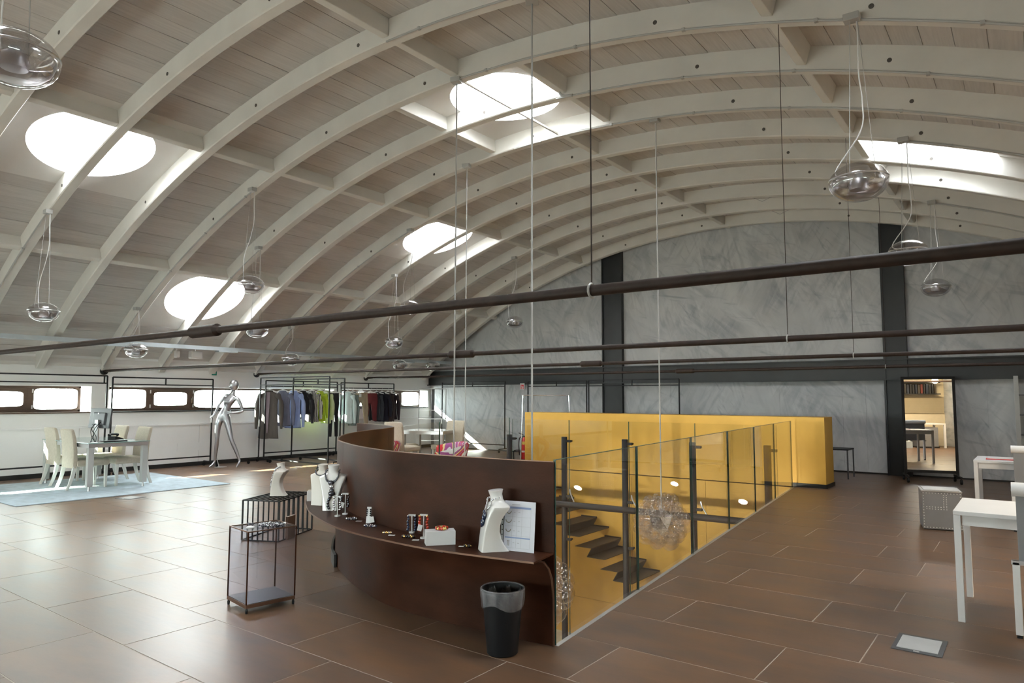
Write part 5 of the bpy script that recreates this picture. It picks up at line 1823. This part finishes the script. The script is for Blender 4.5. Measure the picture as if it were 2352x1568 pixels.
# bracelets lying on the shelf
def bracelet(name, label, loc, R_, r, n, m, m2=None, flat=1.0, rz=0.0):
    t = thing(name, label, 'bracelet', loc, rz)
    for mm, par in ((m, 0), (m2, 1)):
        if mm is None:
            continue
        mb = MB()
        for q in range(n):
            if m2 is not None and q % 3 == 0 and par == 0 or m2 is not None and q % 3 and par == 1:
                continue
            a = 2 * PI * q / n
            mb.ball((R_ * math.cos(a), R_ * flat * math.sin(a), r * 1.05), r * random.uniform(0.85, 1.1), 8, 6)
        stuff(mb.build('beads', mm, t, smooth=180))
    return t
bracelet('red_bracelet', 'red and gold cuff bracelet on the white block', (-3.12, 3.385, zsh + 0.0885), 0.034, 0.011, 16, M_gem_red, M_goldbead)
bracelet('black_bracelet', 'black stone bracelet lying by the earring stands', (-3.42, 3.385, zsh), 0.042, 0.009, 14, M_gem_black, M_goldbead, 0.45, 0.5)
bracelet('gold_bracelet', 'small gold and white bracelet on the middle of the shelf', (-3.64, 3.395, zsh), 0.030, 0.007, 14, M_goldbead, M_silverbead, 0.4, 0.5)
bracelet('blue_bracelet', 'blue and silver bracelet beside the white earring card', (-3.93, 3.495, zsh), 0.046, 0.008, 18, M_silverbead, M_gem_blue, 0.45, 0.3)
bracelet('gunmetal_bracelet', 'gunmetal bead bracelet below the left white bust', (-4.255, 3.60, zsh), 0.040, 0.010, 16, M_gunmetal, M_silverbead, 0.5, 0.6)
bracelet('black_earrings', 'small black and gold piece left of the right bust', (-2.915, 3.405, zsh), 0.022, 0.008, 8, M_gem_black, M_goldbead, 0.5, 0.3)
# little white price cards
for x, y, lab in ((-3.33, 3.36, 'white price card beside the black stone bracelet'), (-3.575, 3.375, 'white price card beside the small gold bracelet'), (-4.175, 3.60, 'white price card beside the gunmetal bracelet'), (-2.955, 3.40, 'white price card left of the right bust')):
    c_ = MB().bb((-0.022, -0.012, 0), (0.022, 0.012, 0.002)).build('price_card', M_white, loc=(x, y, zsh), rot=(0, 0, 0.5))
    tag(c_, lab, 'price card')

# earring stands
def earring_stand(label, loc, rz, h_, m, m2, card=True):
    t = thing('earring_stand', label, 'earring stand', loc, rz)
    MB().lathe([(0, 0), (0.022, 0), (0.022, 0.010), (0, 0.010)], 18).build('base', M_white, t, smooth=40)
    MB().bar((0, 0, 0.009), (0, 0, h_), 0.010, 0.006).build('stem', M_white, t)
    MB().bar((-0.026, 0, h_), (0.026, 0, h_), 0.010, 0.012).build('crossbar', M_white, t)
    for s in (-1, 1):
        mb = MB()
        n = 6
        for q in range(n):
            mb.ball((s * 0.026 + 0.003 * math.sin(q * 2.0), -0.010, h_ - 0.008 - q * 0.018), 0.0085 + 0.003 * (q / n), 8, 6)
        stuff(mb.build('earring', m, t, smooth=True))
        MB().ball((s * 0.026, -0.012, h_ - 0.004), 0.007, 8, 6).build('stud', m2, t, smooth=True)
    if card:
        MB().box((-0.02, -0.024, h_ * 0.48), (0.030, 0.001, 0.042), M=Matrix.Rotation(0.25, 3, 'Y')).build('price_card', M_white, t)
earring_stand('earring stand with red and gold earrings', (-3.325, 3.43, zsh), 0.5, 0.155, M_gem_red, M_goldbead)
earring_stand('earring stand with dark blue earrings', (-3.525, 3.52, zsh), 0.5, 0.122, M_gem_blue, M_silverbead, False)
earring_stand('earring stand with silver earrings nearest the left bust', (-4.473, 3.635, zsh), 0.5, 0.155, M_silverbead, M_silverbead, False)
earring_stand('taller earring stand with silver earrings against the screen', (-4.50, 3.735, zsh), 0.6, 0.165, M_gunmetal, M_silverbead)
t = thing('earring_card', 'white upright card holding silver earrings on the shelf', 'earring card', (-4.06, 3.60, zsh), 0.45)
MB().slab([(-0.022, 0), (0.022, 0), (0.008, 0.118), (0.000, 0.118)], 0, -0.018, 0.018).build('stand', M_white, t, bevel=0.002)
mb = MB()
for s in (-1, 1):
    for q in range(4):
        mb.ball((s * 0.014, -0.014 + 0.006 * (3 - q) / 3, 0.10 - q * 0.014), 0.006, 7, 5)
stuff(mb.build('earrings', M_gunmetal, t, smooth=True))
MB().box((0.03, -0.02, 0.028), (0.034, 0.001, 0.044), M=Matrix.Rotation(-0.2, 3, 'Y')).build('price_card', M_white, t)

# ------------------------------------------------------------------ waste bin
t = thing('waste_bin', 'black waste bin with a clear plastic liner by the counter', 'waste bin', (-2.575, 3.33, 0))
r0_, r1_, H_ = 0.092, 0.122, 0.372
MB().lathe([(0, 0.0), (r0_ - 0.006, 0.0), (r0_, 0.006), (r1_, H_ - 0.01), (r1_ + 0.006, H_ - 0.008), (r1_ + 0.006, H_), (r1_ - 0.004, H_), (r0_ - 0.006, 0.012), (0, 0.012)], 40).build('bucket', M_bin, t, smooth=35)
M_liner = bpy.data.materials.new('clear_bin_liner')
M_liner.use_nodes = True
N_, L_ = M_liner.node_tree.nodes, M_liner.node_tree.links
N_.clear()
o_ = N_.new('ShaderNodeOutputMaterial'); mx_ = N_.new('ShaderNodeMixShader'); tr_ = N_.new('ShaderNodeBsdfTransparent')
pb_ = N_.new('ShaderNodeBsdfPrincipled'); nz_ = N_.new('ShaderNodeTexNoise'); mp_ = N_.new('ShaderNodeMapping'); tc_ = N_.new('ShaderNodeTexCoord'); rp_ = N_.new('ShaderNodeMapRange')
pb_.inputs['Base Color'].default_value = (0.5, 0.5, 0.53, 1)
pb_.inputs['Roughness'].default_value = 0.18
mp_.inputs['Scale'].default_value = (9, 9, 3)
nz_.inputs['Scale'].default_value = 3.0
nz_.inputs['Detail'].default_value = 6
rp_.inputs['From Min'].default_value = 0.3; rp_.inputs['From Max'].default_value = 0.75
rp_.inputs['To Min'].default_value = 0.08; rp_.inputs['To Max'].default_value = 0.42
L_.new(tc_.outputs['Object'], mp_.inputs[0]); L_.new(mp_.outputs[0], nz_.inputs['Vector']); L_.new(nz_.outputs['Fac'], rp_.inputs[0])
L_.new(rp_.outputs[0], mx_.inputs[0]); L_.new(tr_.outputs[0], mx_.inputs[1]); L_.new(pb_.outputs[0], mx_.inputs[2]); L_.new(mx_.outputs[0], o_.inputs[0])
rings = []
for z, rr, wv in ((0.10, 0.090, 0.004), (0.24, 0.102, 0.005), (0.33, 0.114, 0.004), (H_ + 0.002, r1_ - 0.002, 0.002), (H_ + 0.007, r1_ + 0.005, 0.001), (H_ + 0.002, r1_ + 0.011, 0.001), (0.335, r1_ + 0.010, 0.003), (0.30, r1_ + 0.007, 0.004), (0.268, r1_ + 0.003, 0.005)):
    ring = []
    for q in range(64):
        a = 2 * PI * q / 64
        sag = 0.022 * math.exp(-((a - 5.0) / 0.5) ** 2) if z < 0.31 and rr > r1_ else 0
        k_ = rr + wv * math.sin(7 * a + z * 30) * 0.5 + wv * math.sin(17 * a + z * 50) * 0.4
        ring.append((k_ * math.cos(a), k_ * math.sin(a), z + sag + (0.008 * math.sin(3 * a) if z < 0.30 and rr > r1_ else 0)))
    rings.append(ring)
MB().loft(rings, cap=False).build('liner', M_liner, t, smooth=180)

# ------------------------------------------------------------------ right-hand side
def side_table(x0, x1, y0, y1, zt, label):
    t = thing('side_table', label, 'side table', ((x0 + x1) / 2, (y0 + y1) / 2, 0), 0, 'white side tables at the right')
    hx, hy = (x1 - x0) / 2, (y1 - y0) / 2
    MB().bb((-hx, -hy, zt - 0.028), (hx, hy, zt)).build('tabletop', M_white, t, bevel=0.003)
    mb = MB()
    for s in (-1, 1):
        mb.bb((-hx + 0.05, s * (hy - 0.03) - 0.012, zt - 0.095), (hx - 0.05, s * (hy - 0.03) + 0.012, zt - 0.028))
        mb.bb((s * (hx - 0.03) - 0.012, -hy + 0.05, zt - 0.095), (s * (hx - 0.03) + 0.012, hy - 0.05, zt - 0.028))
    mb.build('apron', M_white, t)
    for sx in (-1, 1):
        for sy in (-1, 1):
            MB().box((sx * (hx - 0.022), sy * (hy - 0.022), (zt - 0.028) / 2), (0.042, 0.042, zt - 0.028)).build('leg', M_white, t, bevel=0.003)
    return t
side_table(-0.485, 0.42, 5.64, 6.42, 0.735, 'white square-legged table at the right edge, nearest the camera')
side_table(-0.625, 0.30, 9.98, 10.75, 0.765, 'white square-legged table behind the studded metal box')
t = thing('tray', 'flat white tray with red rim on the far white table', 'tray', (-0.30, 10.33, 0.766), 0.0)
MB().bb((-0.21, -0.15, 0), (0.21, 0.15, 0.010)).build('base', M_red, t, bevel=0.002)
MB().bb((-0.20, -0.14, 0.010), (0.20, 0.14, 0.018)).build('sheet', M_white, t)
for x, y, lab in ((-0.165, 5.50, 'grey panel stand with rounded white cap at the right edge, nearer one'), (-0.265, 9.78, 'grey panel stand with rounded white cap at the right edge, farther one')):
    t = thing('panel_stand', lab, 'display stand', (x, y, 0), 0, 'grey panel stands at the right edge')
    for xx in (0.02, 0.78):
        lg = MB().box((xx, 0, 0.245), (0.040, 0.05, 0.45)).build('leg', M_white, t, bevel=0.004)
        MB().box((xx, 0, 0.010), (0.03, 0.035, 0.020)).build('foot', M_black, lg)
        MB().box((xx + 0.01, 0, 0.465), (0.07, 0.05, 0.025)).build('bracket', M_alu, lg)
    MB().bb((0.035, -0.02, 0.475), (0.80, 0.02, 0.90)).build('panel', M_grey, t, bevel=0.003)
    MB().tube([(0.015, 0, 0.92), (0.82, 0, 0.92)], 0.045, 18).build('roll_cap', M_white, t, smooth=40)
# studded metal box
t = thing('studded_box', 'grey metal box with rows of rivets on the right walkway', 'box', (-0.945, 9.545, 0), 0.20)
hx, hy, hz = 0.195, 0.20, 0.45
MB().bb((-hx, -hy, 0.012), (hx, hy, hz - 0.02)).build('body', M_grey, t, bevel=0.003)
MB().bb((-hx + 0.01, -hy + 0.01, 0), (hx - 0.01, hy - 0.01, 0.012)).build('base', M_blackbase, t)
MB().bb((-hx - 0.006, -hy - 0.006, hz - 0.02), (hx + 0.006, hy + 0.006, hz - 0.006)).build('rim', M_alu, t, bevel=0.002)
MB().bb((-hx + 0.02, -hy + 0.02, hz - 0.006), (hx - 0.02, hy - 0.02, hz)).build('lid', M_alu, t, bevel=0.002)
rv = MB().ball((0, 0, 0), 0.0055, 8, 4).mesh('rivet', M_white, smooth=180)
pos = []
for q in range(13):
    x = -hx + 0.014 + (2 * hx - 0.028) * q / 12
    pos += [(x, -hy, 0.028), (x, -hy, hz - 0.036)]
for q in range(1, 12):
    z = 0.028 + (hz - 0.064) * q / 12
    pos += [(-hx + 0.014, -hy, z), (hx - 0.014, -hy, z), (hx, -hy + 0.02, z), (hx, hy - 0.02, z)]
for q in range(8):
    for z in (0.235, 0.258):
        pos.append((-hx + 0.045 + q * 0.028, -hy, z))
for q in range(6):
    for x in (0.018, 0.046):
        pos.append((x, -hy, 0.275 + q * 0.024))
for p in pos:
    put('rivet', rv, t, p)

# black side table beyond the gold block
t = thing('black_table', 'small black table with thin legs right of the gold wall', 'side table', (-3.22, 14.38, 0), 0)
MB().bb((-0.40, -0.27, 0.525), (0.40, 0.27, 0.55)).build('tabletop', M_black, t, bevel=0.003)
for sx in (-1, 1):
    for sy in (-1, 1):
        MB().bar((sx * 0.385, sy * 0.255, 0), (sx * 0.385, sy * 0.255, 0.526), 0.022).build('leg', M_darkgrey, t)

# standing mirror
d = Vector((-1.13, 14.68, 0)) - Vector((-1.965, 14.45, 0))
t = thing('standing_mirror', 'tall black framed mirror on castors against the end wall', 'mirror', (-1.5475, 14.565, 0), math.atan2(d.y, d.x))
hw = 0.425
MB().bb((-hw + 0.045, -0.008, 0.205), (hw - 0.045, 0.0, 1.84)).build('mirror_glass', M_mirror, t)
for x in (-hw + 0.0225, hw - 0.0225):
    MB().box((x, 0, 1.03), (0.045, 0.045, 1.72)).build('frame_stile', M_black, t, bevel=0.004)
for z in (0.19, 1.865):
    MB().box((0, 0, z), (2 * hw, 0.045, 0.05)).build('frame_rail', M_black, t, bevel=0.004)
MB().bb((-hw + 0.04, 0.002, 0.2), (hw - 0.04, 0.016, 1.85)).build('backboard', M_blackbase, t)
for sx in (-1, 1):
    f = MB().bar((sx * (hw - 0.02), -0.27, 0.115), (sx * (hw - 0.02), 0.27, 0.115), 0.035).build('foot', M_black, t, bevel=0.004)
    MB().bar((sx * (hw - 0.02), 0, 0.10), (sx * (hw - 0.02), 0, 0.20), 0.04).build('foot_post', M_black, t)
    for sy in (-0.25, 0.25):
        mb = MB()
        mb.lathe([(0, -0.018), (0.04, -0.018), (0.045, -0.008), (0.045, 0.008), (0.04, 0.018), (0, 0.018)], 14, (sx * (hw - 0.02), sy, 0.046), M=Matrix.Rotation(PI / 2, 3, 'Y'))
        mb.bar((sx * (hw - 0.02), sy, 0.05), (sx * (hw - 0.02), sy, 0.11), 0.016)
        mb.build('castor', M_black, f, smooth=40)

# grey shelving at the far right on the end wall
t = thing('wall_shelving', 'grey upright with bare shelves at the right end wall', 'shelving', (-0.26, 15.25, 0), 0)
MB().box((0, 0, 0.95), (0.07, 0.10, 1.90)).build('upright', M_conduit, t, bevel=0.004)
MB().box((1.2, 0, 0.95), (0.07, 0.10, 1.90)).build('upright', M_conduit, t, bevel=0.004)
for z in (0.5, 0.85, 1.20, 1.55):
    MB().bb((0.03, -0.10, z), (1.17, 0.10, z + 0.02)).build('shelf', M_darkgrey, t)

# ------------------------------------------------------------------ fire extinguisher and signs
t = thing('fire_extinguisher', 'red fire extinguisher on a black stand left of the gold wall', 'fire extinguisher', (-9.62, 13.25, 0))
k_ = 0.94
MB().lathe([(0, 0.06), (0.07, 0.06), (0.075, 0.075), (0.075, 0.46), (0.065, 0.51), (0.035, 0.55), (0.025, 0.57), (0, 0.57)], 24).build('cylinder', M_red, t, smooth=40)
MB().lathe([(0.0755, 0.22), (0.0765, 0.22), (0.0765, 0.26), (0.0755, 0.26)], 24).build('label_band', M_white, t)
MB().lathe([(0.0755, 0.40), (0.0768, 0.40), (0.0768, 0.47), (0.0755, 0.465)], 24).build('yellow_label', M_yellow, t)
MB().lathe([(0, 0.55), (0.028, 0.55), (0.028, 0.60), (0, 0.60)], 12).build('valve', M_black, t)
MB().bar((-0.02, 0, 0.615), (-0.14, -0.03, 0.665), 0.02).build('lever', M_black, t)
MB().tube(catmull([(0.02, 0, 0.58), (-0.09, -0.04, 0.56), (-0.12, -0.05, 0.40), (-0.10, -0.05, 0.15)], 6), 0.012, 8).build('hose', M_black, t, smooth=True)
mb = MB()
mb.tube(catmull([(-0.30, 0, 0.0), (-0.31, 0, 0.20), (-0.26, 0, 0.25), (-0.10, 0, 0.26)], 5), 0.012, 8)
mb.torus((0, 0, 0.05), 0.082, 0.010, 24, 6)
mb.tube([(-0.30, 0, 0.012), (0.12, 0, 0.012)], 0.012, 8)
mb.tube([(0.0, 0, 0.012), (0.0, 0, 0.06)], 0.012, 8)
mb.build('floor_stand', M_black, t, smooth=40)
MB().lathe([(0, -0.012), (0.04, -0.012), (0.04, 0.012), (0, 0.012)], 14, (0.10, 0.03, 0.05), M=Matrix.Rotation(PI / 2, 3, 'X')).build('wheel', M_black, t)

t = thing('extinguisher_sign', 'white and red fire extinguisher sign on the charcoal beam', 'sign', (-11.16, 15.283, 1.80))
MB().box((0, 0, 0), (0.145, 0.012, 0.165)).build('board', M_white, t, bevel=0.002)
MB().box((0.0, -0.008, -0.015), (0.098, 0.004, 0.115)).build('red_field', M_signred, t)
mb = MB()
mb.lathe([(0, -0.062), (0.012, -0.062), (0.012, -0.005), (0.006, 0.005), (0, 0.005)], 10, (0.018, -0.0102, -0.012), sy=0.15)
mb.box((0.014, -0.0105, -0.002), (0.03, 0.002, 0.006))
mb.box((0.034, -0.0105, -0.030), (0.005, 0.002, 0.045))
mb.box((-0.022, -0.0105, -0.045), (0.016, 0.002, 0.035))
mb.box((-0.022, -0.0105, 0.004), (0.020, 0.002, 0.028))
mb.build('pictogram', M_white, t)
t = thing('exit_sign', 'small green exit sign with a white arrow high on the left wall', 'sign', (XL + 0.012, 8.42, 2.035))
MB().box((0, 0, 0), (0.014, 0.115, 0.115)).build('board', M_signgreen, t, bevel=0.002)
mb = MB()
mb.box((0.0085, 0.005, 0), (0.003, 0.05, 0.012))
mb.box((0.0085, 0.022, 0.012), (0.003, 0.036, 0.011), M=Matrix.Rotation(0.8, 3, 'X'))
mb.box((0.0085, 0.022, -0.012), (0.003, 0.036, 0.011), M=Matrix.Rotation(-0.8, 3, 'X'))
mb.box((0.0085, -0.035, 0), (0.003, 0.018, 0.06))
mb.build('arrow', M_white, t)

# ------------------------------------------------------------------ office corner, seen in the mirror
mb = MB()
mb.bb((1.15, 4.30, 0), (XR, 4.38, 1.02))
mb.bb((1.15, 4.30, 1.55), (XR, 4.38, 2.6))
mb.bb((1.15, 4.30, 1.02), (XR, 4.36, 1.55))
mb.bb((1.15, 4.30, 0), (1.22, 4.38, 2.6))
wo = struct(mb.build('wall_office', M_warmwall))
for q in range(20):
    MB().bb((1.24, 4.40, 1.03 + q * 0.027), (XR - 0.04, 4.425, 1.043 + q * 0.027)).build('slat', M_blind, wo)
t = thing('office_shelf', 'dark wall shelf with binders, reflected in the mirror', 'shelf', (2.4, 4.52, 1.62))
MB().bb((-1.0, -0.14, 0), (1.0, 0.14, 0.03)).build('board', M_blackbase, t)
MB().bb((-1.0, -0.14, 0.36), (1.0, 0.14, 0.39)).build('board', M_blackbase, t)
MB().bb((-1.0, -0.14, 0), (-0.97, 0.14, 0.39)).build('end_panel', M_brownbook, t)
ORD = 'first second third fourth fifth sixth seventh eighth ninth tenth eleventh twelfth thirteenth fourteenth fifteenth sixteenth'.split()
bcols = [(0.02, 0.02, 0.022, 1), (0.03, 0.025, 0.02, 1), (0.05, 0.04, 0.03, 1), (0.14, 0.03, 0.02, 1), (0.02, 0.025, 0.04, 1)]
bm_ = [mat('binder_%s' % c, bcols[i], 0.5, var=0.1) for i, c in enumerate(('black', 'umber', 'brown', 'red', 'navy'))]
for q in range(16):
    w = random.uniform(0.05, 0.075)
    b = MB().bb((-w / 2 + 0.003, -0.11, 0), (w / 2 - 0.003, 0.12, random.uniform(0.27, 0.31))).build('binder', bm_[random.choice((0, 0, 1, 2, 4)) if q != 5 else 3], None, bevel=0.002, loc=(3.25 - q * 0.082, 4.53, 1.651))
    tag(b, 'office binder, %s from the left on the shelf in the mirror' % ORD[q], 'binder', 'binders on the office shelf')
t = thing('office_desk', 'white office desk with square legs, reflected in the mirror', 'desk', (2.55, 5.15, 0))
MB().bb((-0.55, -0.35, 0.70), (0.55, 0.35, 0.74)).build('desktop', M_white, t, bevel=0.003)
for sx in (-1, 1):
    for sy in (-1, 1):
        MB().box((sx * 0.52, sy * 0.32, 0.35), (0.055, 0.055, 0.70)).build('leg', M_white, t, bevel=0.003)
t = thing('drawer_cabinet', 'grey drawer cabinet under the white office desk, in the mirror', 'cabinet', (2.60, 5.20, 0))
MB().bb((-0.28, -0.28, 0.04), (0.28, 0.28, 0.62)).build('body', M_grey, t, bevel=0.004)
MB().bb((-0.30, -0.29, 0.0), (0.30, 0.29, 0.04)).build('plinth', M_blackbase, t)
t = thing('office_box', 'pale box beside the office desk leg, in the mirror', 'box', (1.93, 5.55, 0))
MB().bb((-0.12, -0.12, 0), (0.12, 0.12, 0.20)).build('carton', M_tray, t, bevel=0.004)
t = thing('office_chair', 'black office chair with chrome star base, in the mirror', 'office chair', (1.55, 5.10, 0))
MB().lathe([(0, 0.43), (0.24, 0.43), (0.26, 0.46), (0.24, 0.50), (0, 0.51)], 24).build('seat', M_black, t, smooth=40)
MB().box((0, -0.24, 0.78), (0.42, 0.06, 0.46)).build('backrest', M_black, t, bevel=0.02)
MB().tube([(0, 0, 0.08), (0, 0, 0.44)], 0.022, 10).build('column', M_chrome, t, smooth=40)
for q in range(5):
    a = 2 * PI * q / 5
    MB().tube([(0, 0, 0.10), (0.28 * math.cos(a), 0.28 * math.sin(a), 0.065)], 0.016, 8).build('arm', M_chrome, t, smooth=40)
    MB().ball((0.28 * math.cos(a), 0.28 * math.sin(a), 0.03), 0.03, 10, 6).build('castor', M_black, t, smooth=True)
t = thing('desk_lamp', 'lit warm globe lamp in the office corner, in the mirror', 'lamp', (3.2, 4.75, 2.05))
MB().ball((0, 0, 0), 0.09, 18, 12).build('globe', emit('warm_globe', (1.0, 0.85, 0.6, 1), 14.0), t, smooth=True)
MB().tube([(0, -0.0, 0.08), (0, 0, 0.5)], 0.008, 6).build('stem', M_black, t)
area('office_lamp', (2.2, 6.6, 2.55), (0, 0, -1), 1.2, 0.3, 130, (1.0, 0.80, 0.50))
